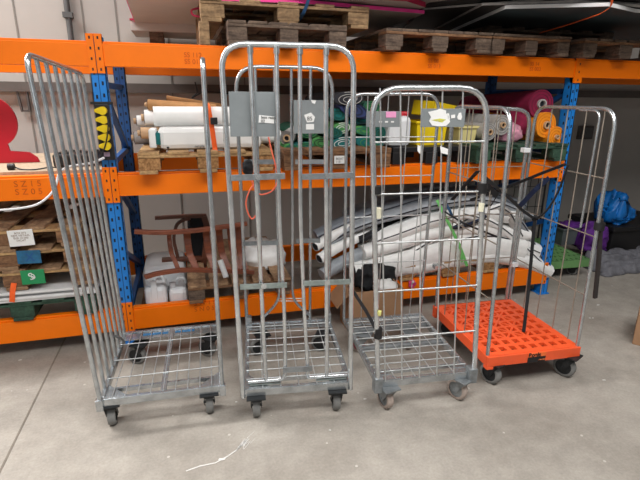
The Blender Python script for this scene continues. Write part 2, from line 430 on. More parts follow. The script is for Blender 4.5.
# ------------------------------------------------------------------ pallets
def pallet(name, label, loc, rz=0, W=.8, L=1.0, woods=(WOODM, WOODM, WOODM), nb=5, group=None, bh=.068, skid=.022):
    """W along local x (the face we see), L along local y; boards run into depth"""
    r = root(name, label, 'pallet', loc, rz, group); M = XF[r.name]
    rr = random.Random(hash(label) % 1000 if False else len(label)*7)
    t = .016; z = skid
    for i in range(3):                                     # blocks
        for j in range(3):
            wb_ = min(.13, W*.155); bx = -W/2+ (W-wb_)*i/2; by = (L-.13)*j/2
            MB(M).box((bx, by+.004, z), (bx+wb_, by+.126, z+bh)).build('block', woods[1], r, .004)
    for i in range(3):
        ws_ = min(.11, W*.13); bx = -W/2+(W-ws_-.006)*i/2+.003
        MB(M).box((bx, 0, 0), (bx+ws_, L, skid)).build('skid', woods[2], r, .003)
    mb = MB(M)
    for j in range(3):
        by = (L-.13)*j/2; mb.box((-W/2, by, z+bh), (W/2, by+.13, z+bh+t))
    mb.build('stringer_boards', woods[0], r, .003)
    mb = MB(M); bw = .10 if nb > 5 else .115
    for i in range(nb):
        bx = -W/2+(W-bw)*i/(nb-1)
        mb.box((bx, -.0+rr.uniform(-.01, .004), z+bh+t), (bx+bw, L, z+bh+2*t))
    mb.build('deck_boards', woods[2] if len(woods) < 4 else woods[3], r, .003)
    return r
PH = .122
def X_at(px, py, Y): return at(px, py, Y).x
# mid shelf
x0 = X_at(139, 163, 2.86)
pallet('wooden_pallet', 'pale wooden pallet with chip blocks under the white rolled goods on the middle level', (x0+.38, 2.80, zm[1]), 0, .76, 1.0, (WOODL, CHIP, WOODL))
x1 = X_at(285, 160, 2.78)
pallet('wooden_pallet', 'reddish brown pallet with a white tag under the green felt rolls', (x1+.34, 2.78, zm[1]), 0, .69, 1.0, (WOODM, WOODM, WOODM))
p = at(334.5, 156, 2.776); q = at(346, 163.5, 2.776)
tg = MB().box((p.x, 2.776, q.z), (q.x, 2.7835, p.z)).build('pallet_tag', PAPER, bpy.data.objects['wooden_pallet.001'])
lettering('BOX7\n113', .019, (p.x+.010, 2.7755, p.z-.024), (1, 0, 0), (0, 0, 1), INKK, bpy.data.objects['wooden_pallet.001'], .0004)
xg = X_at(567, 153, 2.81)
pallet('wooden_pallet', 'green painted pallet under the rolls of fabric beside the right blue post', (xg-.37, 2.81, zm[1]), 0, .74, 1.0, (GREENW, GREENW, GREENW))
# black plastic pallet in the middle
xk0 = X_at(393, 155, 2.88); xk1 = xg-.75
r = root('plastic_pallet', 'black plastic pallet under the yellow crates on the middle level', 'pallet', ((xk0+xk1)/2, 2.88, zm[1]))
for i in range(3):
    bx = xk0+(xk1-xk0-.09)*i/2
    for j in range(3): MB().box((bx, 2.88+.35*j, zm[1]), (bx+.09, 2.98+.35*j, zm[1]+.08)).build('foot', BLACKP, r, .004)
MB().box((xk0, 2.88, zm[1]+.08), (xk1, 3.78, zm[1]+.113)).build('deck', BLACKP, r, .004)
# top level
xa = X_at(228, 35, 2.80)
pallet('wooden_pallet', 'weathered grey pallet on the top beam behind the tall hooped trolley', (xa+.34, 2.80, zt[1]), 0, .68, 1.0, (WOODD, WOODD, WOODD), 6)
xa1 = X_at(201, 20, 2.9); xa2 = X_at(369, 20, 2.9)
pl = pallet('wooden_pallet', 'pale pallet lying across the weathered grey one at the top left', ((xa1+xa2)/2, 2.9, zt[1]+PH), 0, xa2-xa1, .85, (WOODT, WOODT, WOODT))
A = at(200, 42, 2.9); 
r = root('wooden_block', 'pale offcut block propped under the left end of the pale upper pallet', 'wood block', (A.x+.03, 3.1, zt[1]))
MB().box((A.x, 2.9, zt[1]), (A.x+.055, 3.4, zt[1]+PH)).build('timber', WOODT, r, .004)
xb = X_at(386, 45, 2.80)
pallet('wooden_pallet', 'dark weathered pallet on the top beam directly above the low hooped trolley', (xb+.36, 2.80, zt[1]), 0, .72, 1.0, (WOODM, WOODD, WOODD), 7)
pallet('wooden_pallet', 'narrow dark pallet on the top beam just left of the orange post top', (xb+.725+.30, 2.80, zt[1]), 0, .59, 1.0, (WOODM, WOODD, WOODD), 6)
xc = X_at(584, 50, 2.80)
pallet('wooden_pallet', 'dark pallet on the top beam right of the orange post top', (xc+.36, 2.80, zt[1]), 0, .72, 1.0, (WOODM, WOODD, WOODD), 6)
xd = X_at(492, 30, 3.3)
pallet('wooden_pallet', 'very dark pallet lying on top of the two right pallets under the slate boards', (xd+.55, 3.3, zt[1]+PH), .0, 1.15, .8, (WOODD, WOODD, WOODD), 6)
# lower left stack
xs = at(22, 315, 2.86).x
pg = pallet('wooden_pallet', 'green painted pallet at the bottom of the stack in the lower left bay', (xs+.0, 2.87, zb[1] if False else .2405), 0, .8, .9, (GREENW, GREENW, GREENW))
z0 = .2405+PH
r = root('board_pile', 'white boards sandwiched in the pallet stack above the green pallet', 'boards', (xs, 2.9, z0))
for i, (dx, dy, dr) in enumerate(((.0, 0, .01), (.08, -.01, -.012), (.04, .015, .01), (-.02, -.015, -.006))):
    M = Matrix.Translation((xs+dx, 2.86+dy, z0+.017*i+.0015))@Matrix.Rotation(dr, 4, 'Z')
    MB(M).box((-.55, 0, 0), (.33, .8, .0145)).build('board', ALU, r, .002)
zs = z0+.072
for i, lb in enumerate(('wooden pallet with a green label at the foot of the brown stack, lower left bay', 'wooden pallet with a blue label, middle of the brown stack in the lower left bay', 'wooden pallet with a white sign on its block, topmost of the lower left stack')):
    pp = pallet('wooden_pallet', lb, (xs+(.0, -.03, -.05)[i], 2.86, zs), (.0, .01, -.01)[i], .84, .9, (WOODL, WOODM, WOODE, WOODE)); 
    yl = 2.852; c = at((33, 29, 21)[i], (277, 257, 238)[i], yl)
    lw, lh = ((.12, .086), (.12, .078), (.125, .092))[i]
    rot = Matrix.Rotation((.0, .02, -.03)[i], 3, 'Y')
    M2 = (GLABEL, BLABEL, PAPER)[i]
    MB().box((c.x-lw/2, yl-.002, c.z-lh/2), (c.x+lw/2, yl+.004, c.z+lh/2), rot).build('label_plate', M2, pp, .002)
    if i == 0: lettering('S', .06, (c.x-.015, yl-.003, c.z-.018), (1, 0, .3), (-.3, 0, 1), PAPER, pp, .0006)
    if i == 0: lettering('0', .045, (c.x-.005, yl-.003, c.z-.014), (1, 0, .3), (-.3, 0, 1), PAPER, pp, .0006)
    if i == 2: lettering('BOX 073\nGEM. METAAL\nEUR 10 000\nDICHT', .015, (c.x, yl-.003, c.z+.024), (1, 0, 0), (0, 0, 1), INKG, pp, .0004, align='CENTER')
    if i == 1: lettering('X', .07, (c.x-.02, yl-.003, c.z-.024), (1, 0, 0), (0, 0, 1), BLUED, pp, .0005)
    zs += PH
# orange strap over board pile
mb = MB(); mb.sweep(fillet([at(14, 283, 2.86), at(12.5, 292, 2.845), at(12, 302, 2.845)], .02), [(-.014, -.001), (.014, -.001), (.014, .001), (-.014, .001)], (0, 1, 0), False)
tag(mb.build('ratchet_strap', STRAPO), 'short orange strap end hanging over the white boards in the lower left bay', 'strap')
# lower right pallets
zl = zb[1]
xa = X_at(188, 291, 2.86)
pallet('wooden_pallet', 'weathered brown pallet carrying the bent wood chairs in the lower bay', (xa+.33, 2.86, zl), 0, .66, 1.0, (WOODM, WOODD, WOODM, WOODE), 5)
xb = X_at(400, 283, 2.87)
pallet('wooden_pallet', 'pale pallet with chip blocks under the heap of white banners', (xb+.4, 2.88, zl), 0, .8, .9, (WOODL, CHIP, WOODL))
# ------------------------------------------------------------------ chipboard shelf & things, left middle
sb = MB().box((XL-PW-2.9, D+.055, zm[1]-.0), (XL-PW-.0, DB+.04, zm[1]+.018)); tag(sb.build('shelf_board', CHIPB, None, .002), 'pale chipboard shelf panel on the middle left beams', 'shelf board')
ZS = zm[1]+.018
# red cut sheet
YR = 3.35
c = at(-8, 122, YR)
poly = []
rr = (at(17, 122, YR)-c).length
for k in range(0, 33):
    a = math.pi*1.0-math.radians(k*7.6)
    poly.append(c+V((rr*math.cos(a), 0, rr*1.12*math.sin(a))))
poly = [q for q in poly if q.z > c.z-rr*1.0]
t1 = at(10, 151, YR); t2 = at(37, 156, YR); 
poly += [t1, V((t2.x-.04, YR, t1.z-.01)), V((t2.x, YR, ZS+.03)), V((t2.x+.01, YR, ZS+.001)), V((c.x-rr*1.4, YR, ZS+.001)), V((c.x-rr*1.4, YR, c.z-rr*.8))]
tag(MB().prism(poly, (0, .018, 0)).build('display_cutout', REDS, None, .002), 'round headed crimson cut-out panel standing on the chipboard shelf', 'panel')
# power supply and plug
p = at(55, 157, 3.15); q = at(90, 157, 3.15)
r = root('battery_charger', 'black charger box with cables on the chipboard shelf behind the left trolley', 'charger', ((p.x+q.x)/2, 3.15, ZS))
MB().box((p.x, 3.08, ZS), (q.x+.05, 3.28, ZS+.075)).build('housing', BLACKP, r, .012)
mb = MB()
for k in range(5): mb.box((p.x+.03+.045*k, 3.1, ZS+.075), (p.x+.045+.045*k, 3.26, ZS+.083))
mb.build('cooling_fins', BLACKP, r)
def cord(name, label, pts, rad, material, cat='cable', n=8):
    return tag(MB().tube(smooth(pts), rad, n).build(name, material), label, cat)
pl0 = at(12, 167, 3.02); pl0.z = ZS+.018
r = root('power_plug', 'black plug with a thin lead lying on the chipboard shelf', 'plug', (pl0.x, 3.02, ZS))
MB().cyl(pl0-V((.02, 0, 0)), pl0+V((.012, 0, 0)), .018, 16).build('plug_body', BLACKP, r, .003)
MB().tube(smooth([pl0+V((.01, 0, 0)), V((pl0.x+.05, 3.0, ZS+.005)), V((pl0.x+.12, 2.98, ZS+.004)), V((pl0.x+.2, 3.0, ZS+.012)), V((pl0.x+.27, 3.02, ZS+.004)), V((pl0.x+.33, 3.1, ZS+.02))]), .004).build('lead', BLACKP, r)
cord('extension_cable', 'white cable looping from the socket strip down over the left middle beam',
     [at(-75, 176, 3.05), at(-72, 180, 2.93), at(-66, 200, 2.86), at(-45, 212, 2.86), at(0, 210, 2.86), at(22, 208, 2.86), at(38, 204, 2.86), at(50, 195, 2.87), at(56, 185, 2.875), at(59, 174, 2.875), at(66, 168, 2.85), at(78, 165, 2.8), at(92, 163, 2.8), at(104, 158, 2.85)], .0065, WHITEP)
cord('thin_cable', 'thin black cable hanging under the top beam on the left wall',
     [at(195, 82, 4.3), at(197, 92, 4.3), at(192, 98, 4.3), at(205, 92, 4.3), at(230, 94, 4.35), at(255, 100, 4.4)], .005, BLACKP)
# socket strip on post
sx0 = XL-PW/2-.047+.012; sx1 = sx0+.09
zt_, zb_ = at(97, 104, D-.03).z, at(107, 160, D-.03).z
cx = XL-PW*.5+.004
r = root('socket_strip', 'black power strip with five yellow plugs fixed to the left blue post', 'power strip', (cx, D-.02, zb_))
MB().box((cx-.036, D-.04, zb_), (cx+.036, D, zt_)).build('strip_body', BLACKP, r, .004)
MB().box((cx-.055, D-.03, zt_-.002), (cx+.055, D, zt_+.012)).build('end_bracket', BLACKP, r, .002)
for k in range(5):
    z = zt_-.034-k*.0465
    c0 = MB().cyl((cx+.006, D-.04, z), (cx+.006, D-.075, z), .0215, 20).build('plug', YELLOW, r, .003)
    MB().prism([(cx-.034, D-.05, z-.007), (cx-.006, D-.05, z-.018), (cx-.006, D-.05, z+.018), (cx-.034, D-.05, z+.007)], (0, -.02, 0)).build('plug_grip', YELLOW, c0, .003)
MB().box((cx-.016, D-.045, zb_+.02), (cx+.014, D-.038, zb_+.045)).build('switch', mat('lilac_switch', (150, 130, 150), .5), r, .002)
MB().tube(smooth([(cx+.02, D-.05, zt_-.04), (cx+.03, D-.085, zt_-.1), (cx+.008, D-.085, zt_-.2), (cx-.03, D-.09, zt_-.28)]), .0035).build('plug_lead', BLACKP, r)
# ------------------------------------------------------------------ rolls
def roll(name, label, a, b, r_, material, core=.25, cat='roll', group=None, sag=0, end=None, spiral=True, sq=1.0, corem=TUBEC):
    """fabric wound on a tube from end a (visible) to b"""
    a = V(a); b = V(b); R = root(name, label, cat, (a.x, a.y, min(a.z, b.z)-r_), 0, group)
    t = (b-a).normalized(); n = 10; pts = [a.lerp(b, i/n)+V((0, 0, -sag*math.sin(math.pi*i/n))) for i in range(n+1)]
    prof = [(r_*math.cos(k*math.pi/12), r_*sq*math.sin(k*math.pi/12)) for k in range(24)]
    mb = MB(); mb.sweep(pts, prof, (0, 0, 1), True, False, True)
    body = mb.build('wound_sheet', material, R, .004)
    u = t.cross(V((0, 0, 1))).normalized(); w = u.cross(t)
    if spiral:
        s = []
        turns = 2.6
        for i in range(60):
            f = i/59; rr2 = r_*(core+.04+(1-.06-core)*f); an = f*turns*2*math.pi
            s.append(a-t*.002+u*math.cos(an)*rr2+w*math.sin(an)*rr2*sq)
        MB().sweep(s, [(-.0009, -.0009), (.0009, -.0009), (.0009, .0009), (-.0009, .0009)], t, False).build('spiral_edge', end or HOLE, R)
    if core:
        MB().ring(a-t*.02, a+t*.05, r_*core, r_*core*.68, 20).build('core_tube', corem, R)
        MB().cyl(a-t*.003, a+t*.045, r_*core*.67, 16).build('core_hollow', HOLE, R)
    return R
# white / kraft rolls on pale pallet, mid left : z of deck
ZD = zm[1]+PH
def A_(x, y, Y): return at(x, y, Y)
# long paper wrapped boxes
def slabroll(name, label, px, Y0, Y1, material, cat='package', bev=.02, parts=None):
    """px: (xl,yt,xr,yt2,yb,yb2) silhouette of the front face"""
    xl, yt, xr, yt2, yb, yb2 = px
    pts = [at(xl, yb, Y0), at(xr, yb2, Y0), at(xr, yt2, Y0), at(xl, yt, Y0)]
    return MB().prism(pts, (0, Y1-Y0, 0))
Yf = 2.9
m1 = slabroll('', '', (160, 127, 262, 129, 149.5, 150), Yf, Yf+.16, None)
r = root('paper_package', 'long white wrapped package with a teal end lying on the pale pallet', 'package', (.3, Yf, ZD))
m1 = MB(); pb0 = at(160, 149.5, Yf)
za = ZD+.002; x_l = at(149, 140, Yf).x; x_r = at(262, 140, Yf).x
ztop = at(200, 127, Yf).z
m1.box((x_l+.05, Yf, za), (x_r, Yf+.2, ztop)).build('wrapper', PAPER, r, .03)
MB().box((x_l, Yf-.004, za+.012), (x_l+.04, Yf+.19, ztop-.012)).build('end_flap', PAPER, r, .008)
MB().box((x_l+.036, Yf-.006, za+.03), (x_l+.062, Yf+.15, ztop-.03)).build('teal_end', TEAL, r, .006)
lettering('neoplan', .02, (x_l+.25, Yf-.001, za+.012), (1, 0, 0), (0, 0, 1), INKK, r, .0005)
MB().cyl((x_l+.10, Yf-.001, za+.012), (x_l+.10, Yf+.003, za+.012), .007, 12).build('printed_dot', INKK, r)
MB().cyl((x_l+.42, Yf-.001, za+.05), (x_l+.42, Yf+.003, za+.05), .004, 12).build('printed_dot', INKK, r)
# upper white roll
zt2 = ztop
a = at(154, 119, Yf+.06); b = at(262, 119, Yf+.1)
r_up = (at(200, 106, Yf).z-at(200, 127, Yf).z)/2*.93
roll('paper_roll', 'thick white paper roll lying on the long white package', (at(153, 118, Yf).x, Yf+.08, zt2+r_up+.003), (x_r-.0, Yf+.12, zt2+r_up+.003), r_up, PAPER, 0, spiral=False)
roll('paper_roll', 'slimmer white paper roll tucked behind the thick white one', (at(141, 115, Yf).x, Yf+.26, zt2+.045), (x_r-.1, Yf+.27, zt2+.045), .045, PAPER, .45)
roll('kraft_roll', 'brown kraft paper roll on top of the white rolls', (at(148, 105, Yf+.22).x, Yf+.24, zt2+.045+.045+.03), (x_r-.25, Yf+.2, zt2+.05+.045+.0), .032, KRAFT, .4)
roll('kraft_roll', 'loose brown kraft paper roll uppermost behind the white roll', (at(166, 100, Yf+.3).x, Yf+.33, zt2+.14), (x_r-.2, Yf+.33, zt2+.09), .036, KRAFT, .0, spiral=False)
roll('cardboard_tube', 'tan cardboard tube end poking out left of the thick white roll', (at(145, 121, Yf).x, Yf+.35, zt2+.03), (x_r-.4, Yf+.36, zt2+.03), .028, TUBEC, .7)
for i, (x, y, rr2, dy, lb) in enumerate(((137, 121, .034, .31, 'white paper roll end at far left above the pale pallet'), (135, 141, .04, .4, 'grey white roll end lowest at the left of the pale pallet'), (141, 133, .035, .26, 'short pale roll end between the white rolls on the pale pallet'))):
    c = at(x, y, Yf+dy)
    c.z = max(c.z, ZD+rr2+.002)
    roll('paper_roll', lb, c, (x_r-.35, c.y+.01, c.z), rr2, (PAPER, GREYR, TUBEC)[i], .5)
# orange ratchet strap round them
mb = MB(); mb.sweep(fillet([at(205, 103, Yf+.2), at(208, 106, Yf-.01), at(212, 128, Yf-.012), at(215, 149, Yf-.012), at(216, 156, 2.85)], .02), [(-.014, -.001), (.014, -.001), (.014, .001), (-.014, .001)], (0, 1, 0), False)
tag(mb.build('ratchet_strap', STRAPO), 'orange ratchet strap over the white rolls and pale pallet', 'strap')
c = at(214, 121, Yf-.03)
tag(MB().box((c.x-.02, c.y-.01, c.z-.02), (c.x+.02, c.y+.012, c.z+.02)).build('strap_buckle', BLACKP, None, .004), 'small black ratchet buckle on the orange strap round the white rolls', 'buckle')
# drooping white sheet end right of strap
a = at(228, 140, Yf+.05)
roll('paper_roll', 'white vinyl roll behind the left grey placard of the tall trolley', (at(226, 143, Yf).x, Yf+.32, ZD+.045), (at(290, 152, Yf).x, Yf+.3, ZD+.045), .042, PAPER, 0, spiral=False)
roll('colour_roll', 'roll with yellow and red edges left of the green felt', at(287, 138, 2.98), at(300, 128, 3.5), .045, GREYR, .5)
# green felt rolls : folded ends facing the camera (run into depth)
def fold(name, label, x, y, w, h, Y0, L, material, lip, rz=0, tilt=0, group='felt rolls on the reddish brown pallet'):
    """flattened roll with spiral end seen from the front"""
    c = at(x, y, Y0); sw = (at(x+w/2, y, Y0)-at(x-w/2, y, Y0)).x/2; sh = (at(x, y-h/2, Y0).z-at(x, y+h/2, Y0).z)/2
    R = root(name, label, 'felt roll', (c.x, Y0, c.z-sh), 0, group)
    ct, st = math.cos(tilt), math.sin(tilt)
    dr = V((math.sin(rz), math.cos(rz), 0))
    prof = []
    n = 24
    for k in range(n):
        a = 2*math.pi*k/n; px = sw*math.cos(a); pz = sh*math.sin(a)*(1 if math.sin(a) > 0 else .9)
        prof.append((px*ct-pz*st, px*st+pz*ct))
    vs = [c+V((p, 0, q)) for p, q in prof]
    MB().prism(vs, dr*L).build('felt_layers', material, R, .004)
    s = []
    for i in range(70):
        f = i/69; an = f*2.3*2*math.pi; q = .22+.72*f
        px = sw*q*math.cos(an)*1.0; pz = sh*q*math.sin(an)
        s.append(c+V((px*ct-pz*st, -.003, px*st+pz*ct)))
    MB().sweep(s, [(-.0017, -.0017), (.0017, -.0017), (.0017, .0017), (-.0017, .0017)], (0, 1, 0), False).build('spiral_edge', lip, R)
    return R
FG = [(287+4, 148, 14, 8, GREENF, TEAL, 'small green felt roll at lower left of the felt heap'), (303, 147, 22, 9, TEAL, GREENF, 'flat teal felt roll low in the heap left of centre'),
      (322, 143, 22, 12, GREENF, HOLE, 'mid green felt roll behind the right grey placard'), (343, 143, 26, 12, TEAL, PAPER, 'teal felt roll resting centrally on the pallet deck'),
      (370, 143, 28, 13, TEAL, GREENF, 'broad teal felt roll at lower right of the heap'), (309, 133, 20, 12, GREENK, GREENF, 'dark green felt roll in the left second row'),
      (333, 133, 20, 11, GREENK, TEAL, 'dark green felt roll in the second row behind a trolley bar'), (342, 128.5, 18, 12, GREENF, PAPER, 'bright green felt roll at the middle of the heap'),
      (366, 131, 30, 10, GREENF, TEAL, 'long green felt roll at the right of the second row'), (379, 133, 14, 16, GREENK, TEAL, 'dark green felt roll at the far right edge of the heap'),
      (338, 115, 18, 13, TEAL, GREENK, 'teal felt roll under the left side of the indigo roll'), (364, 120, 30, 9, TEAL, HOLE, 'thin teal felt roll under the indigo roll'),
      (372, 107, 18, 12, GREENK, GREENF, 'dark green felt roll right of the charcoal spiral')]
for i, (x, y, w, h, ma, lp, lb) in enumerate(FG):
    fold('felt_roll', lb, x, y, w, h, 2.93+.012*(i % 3), .7, ma, lp, tilt=(.15 if i % 2 else -.1))
fold('felt_roll', 'indigo felt roll sagging below the charcoal spiral', 354, 110, 32, 16, 2.915, .7, INDIGO, HOLE, tilt=-.35)
fold('felt_roll', 'charcoal felt roll with wide spiral end on top of the heap', 349, 99, 30, 15, 2.90, .75, CHARC, GREYR, tilt=.05)
# white canister with red lid, grey placards come later
c = at(403, 128, 3.0)
def canister(label, xl, xr, yt, yb, Y, capm, material=WHITEP):
    a = at(xl, yb, Y); b = at(xr, yt, Y); zc = ZD-.009
    r = root('plastic_canister', label, 'canister', ((a.x+b.x)/2, Y+.07, zc)); 
    MB().box((a.x, Y, zc), (b.x, Y+.16, b.z)).build('canister_body', material, r, .035)
    MB().box((a.x+.02, Y+.03, b.z-.003), (b.x-.01, Y+.13, b.z+.028)).build('lid', capm, r, .012)
canister('white plastic canister with a red lid beside the felt rolls', 388, 413, 116, 144, 2.92, RED)
def tub(name, label, xl, xr, yt, yb, Y, dep, material, rimm=None, z0=None, cat='crate'):
    a = at(xl, yb, Y); b = at(xr, yt, Y); zc = z0 if z0 is not None else ZD-.009
    r = root(name, label, cat, ((a.x+b.x)/2, Y+dep/2, zc)); w = b.x-a.x; t = .006
    mb = MB(); tp = .012
    o = [(a.x+tp, Y+tp), (b.x-tp, Y+tp), (b.x-tp, Y+dep-tp), (a.x+tp, Y+dep-tp)]; O = [(a.x, Y), (b.x, Y), (b.x, Y+dep), (a.x, Y+dep)]
    for k in range(4):
        p, q = o[k], o[(k+1) % 4]; P2, Q2 = O[k], O[(k+1) % 4]
        cxm, cym = (a.x+b.x)/2, Y+dep/2
        def inn(pt): 
            return (pt[0]+(t if pt[0] < cxm else -t), pt[1]+(t if pt[1] < cym else -t))
        vs = [(*p, zc), (*q, zc), (*Q2, b.z), (*P2, b.z), (*inn(p), zc+t), (*inn(q), zc+t), (*inn(Q2), b.z), (*inn(P2), b.z)]
        mb.add(vs, [(0, 1, 2, 3), (4, 7, 6, 5), (3, 2, 6, 7), (0, 4, 5, 1)])
    mb.add([(*o[0], zc), (*o[1], zc), (*o[2], zc), (*o[3], zc)], [(0, 1, 2, 3)])
    mb.add([(*o[0], zc+t), (*o[1], zc+t), (*o[2], zc+t), (*o[3], zc+t)], [(0, 1, 2, 3)])
    mb.build('crate_shell', material, r)
    mb = MB(); e = .010
    mb.box((a.x-e, Y-e, b.z-.016), (b.x+e, Y, b.z)).box((a.x-e, Y+dep, b.z-.016), (b.x+e, Y+dep+e, b.z)).box((a.x-e, Y, b.z-.016), (a.x, Y+dep, b.z)).box((b.x, Y, b.z-.016), (b.x+e, Y+dep, b.z))
    mb.build('rim', rimm or material, r, .003)
    return r
tub('plastic_crate', 'yellow plastic crate on the black pallet, lower of the two yellow ones', 416, 448, 121, 142.5, 2.99, .3, YELLOW)
zc2 = at(430, 121, 2.99).z+.0
A1 = at(425, 99, 3.02)
r2 = root('plastic_crate', 'tilted yellow crate perched on top of the lower yellow crate', 'crate', (A1.x+.12, 3.1, zc2))
mb = MB(Matrix.Translation((at(443, 112, 3.05).x, 3.14, zc2+.055))@Matrix.Rotation(.14, 4, 'Y')@Matrix.Rotation(.35, 4, 'Z'))
mb.box((-.15, -.1, -.04), (.15, .1, -.032)); mb.box((-.15, -.1, -.04), (.15, -.092, .06)); mb.box((-.15, .092, -.04), (.15, .1, .06)); mb.box((-.15, -.1, -.04), (-.142, .1, .06)); mb.box((.142, -.1, -.04), (.15, .1, .06))
mb.build('crate_shell', YELLOW, r2, .003)
tub('plastic_crate', 'cream plastic crate behind the white placard of the low trolley', 458, 478, 126, 142.5, 2.99, .3, CREAM)
tub('plastic_crate', 'pale grey crate between the cream crate and the purple bundle', 479, 489, 124, 142.5, 3.02, .3, GREYR)
tag(crumple(MB(), at(494, 127, 3.02)+V((0, .05, 0)), (.10, .2, .17), .02, 3).build('purple_bundle', PURPLE), 'small purple fabric bundle left of the grey rolls on the green pallet', 'bundle')
# fabric rolls at right
roll('fabric_roll', 'long burgundy fabric roll lying on top of the other fabric rolls', at(541, 104, 2.98), at(468, 107, 4.05), .10, BURG, .34, corem=GREYR)
roll('fabric_roll', 'light grey fabric roll with pale core between purple and pink', at(502, 125, 2.95), at(450, 121, 3.6), .07, GREYR, .3)
tag(crumple(MB(), at(516, 133, 2.96)+V((0, .1, -.01)), (.22, .2, .15), .022, 5, p=2.2).build('pink_cloth', PINK), 'pink fluffy cloth bundle on the green pallet', 'cloth')
tag(crumple(MB(), at(524, 124, 3.02)+V((0, .1, -.0)), (.17, .25, .20), .016, 9, p=2.3).build('burgundy_cloth', BURG), 'folded burgundy cloth under the long burgundy roll', 'cloth')
roll('fabric_roll', 'orange felt roll, upper and larger of the two on the green pallet', at(546, 125, 2.94), at(488, 121, 3.6), .09, ORF, .3, end=ORD)
roll('fabric_roll', 'smaller orange felt roll, lower right on the green pallet', at(556, 137, 2.92), at(500, 133, 3.5), .075, ORF, .22, end=ORD)
roll('fabric_roll', 'pale rolled fleece with a ragged core left of the pink cloth', at(489, 132, 2.93), at(445, 128, 3.5), .058, GREYR, .35)
# ------------------------------------------------------------------ boards on top
ZT = zt[1]+2*PH
def board(name, label, pts, t, material, edgem, cat='board', group=None):
    """pts: 4 (x,y) footprint points, z base; slab with a coloured edge strip"""
    r = root(name, label, cat, (sum(p[0] for p in pts)/4, sum(p[1] for p in pts)/4, pts[0][2]), 0, group)
    MB().prism(pts, (0, 0, t)).build('sheet', material, r)
    n = len(pts)
    mb = MB(); cx_ = sum(p[0] for p in pts)/n; cy_ = sum(p[1] for p in pts)/n
    for i in range(n):
        a, b = V(pts[i]), V(pts[(i+1) % n]); dd = (b-a).normalized(); nn = V((dd.y, -dd.x, 0))
        if nn.dot(V((cx_, cy_, a.z))-a) > 0: nn = -nn
        mb.prism([a+V((0, 0, .001)), b+V((0, 0, .001)), b+nn*.004+V((0, 0, .001)), a+nn*.004+V((0, 0, .001))], (0, 0, t-.002))
    mb.build('edge_band', edgem, r); return r
board('foam_board', 'pale board with pink edge lying on the pale top pallet', [(-0.256, 3.071, ZT), (0.695, 2.925, ZT), (1.536, 3.016, ZT), (1.62, 4.3, ZT), (-.3, 4.3, ZT)], .022, BOARD, PINKE)
board('foam_board', 'second pink edged board stacked higher and slightly forward at upper left', [(-0.091, 3.126, ZT+.03), (0.823, 2.852, ZT+.03), (1.325, 2.833, ZT+.03), (1.517, 2.970, ZT+.03), (1.5, 4.2, ZT+.03), (-.1, 4.2, ZT+.03)], .03, BOARD, CRIME)
board('foam_board', 'pink edged board, highest of the stack at the top of the picture', [(0.274, 3.016, ZT+.068), (1.188, 2.742, ZT+.068), (1.627, 2.833, ZT+.068), (1.7, 4.1, ZT+.068), (.3, 4.1, ZT+.068)], .03, BOARD, PINKE)
zz = 1.965
board('foam_board', 'pale board with crimson upper edge overhanging behind the left of the pale pallet', [(-.32, 4.02, zz), (.2, 4.0, zz), (1.2, 4.02, zz), (1.2, 4.44, zz), (-.32, 4.44, zz)], .075, BOARD, BOARD)
MB().box((-.325, 4.0, zz+.068), (1.2, 4.45, zz+.08)).build('top_edge', CRIME, bpy.data.objects['foam_board.003'])
MB().box((-.2, 4.05, zt[1]), (-.1, 4.4, zz)).build('support_leg', WOODD, bpy.data.objects['foam_board.003'])
ZR = ZT  # slate and dark boards lengthened out of view to shade the right wall
p0 = onz(505, 9, ZR); 
board('sheet_board', 'large slate coloured board with white front edge on the upper right pallets', [(1.919, 2.705, ZR), (2.422, 2.450, ZR), (2.742, 2.559, ZR), (5.600, 2.514, ZR), (5.6, 3.95, ZR), (2.2, 3.9, ZR)], .022, BOARDG, ALU)
board('sheet_board', 'charcoal board with pale edge lying over the slate board', [(1.810, 2.788, ZR+.026), (2.285, 2.541, ZR+.026), (5.600, 2.504, ZR+.026), (5.6, 3.95, ZR+.026), (2.1, 3.95, ZR+.026)], .016, BOARDK, GREYR)
board('sheet_board', 'dark board with a thin pale edge angled left above the slate board', [(1.600, 3.153, ZR+.046), (2.148, 2.605, ZR+.046), (5.600, 2.431, ZR+.046), (5.6, 4.0, ZR+.046), (1.9, 4.1, ZR+.046)], .014, BOARDK, GREYR)
board('sheet_board', 'black topmost board jutting furthest left over the upper right pallets', [(1.572, 3.016, ZR+.064), (1.965, 2.468, ZR+.064), (5.600, 2.331, ZR+.064), (5.6, 4.0, ZR+.064), (1.8, 4.2, ZR+.064)], .03, BOARDK, BOARDK)
# light grey sheet lying behind, seen between pallets
board('sheet_board', 'pale grey sheet lying flat on the rack top between the two pallet groups', [(1.0, 3.9, zt[1]+.09), (1.30, 3.85, zt[1]+.09), (1.75, 4.2, zt[1]+.09), (1.1, 4.2, zt[1]+.09)], .008, GREYR, BOARDG)
MB().box((1.10, 3.92, zt[1]), (1.3, 4.15, zt[1]+.088)).build('spacer', WOODD, bpy.data.objects['sheet_board.004'])
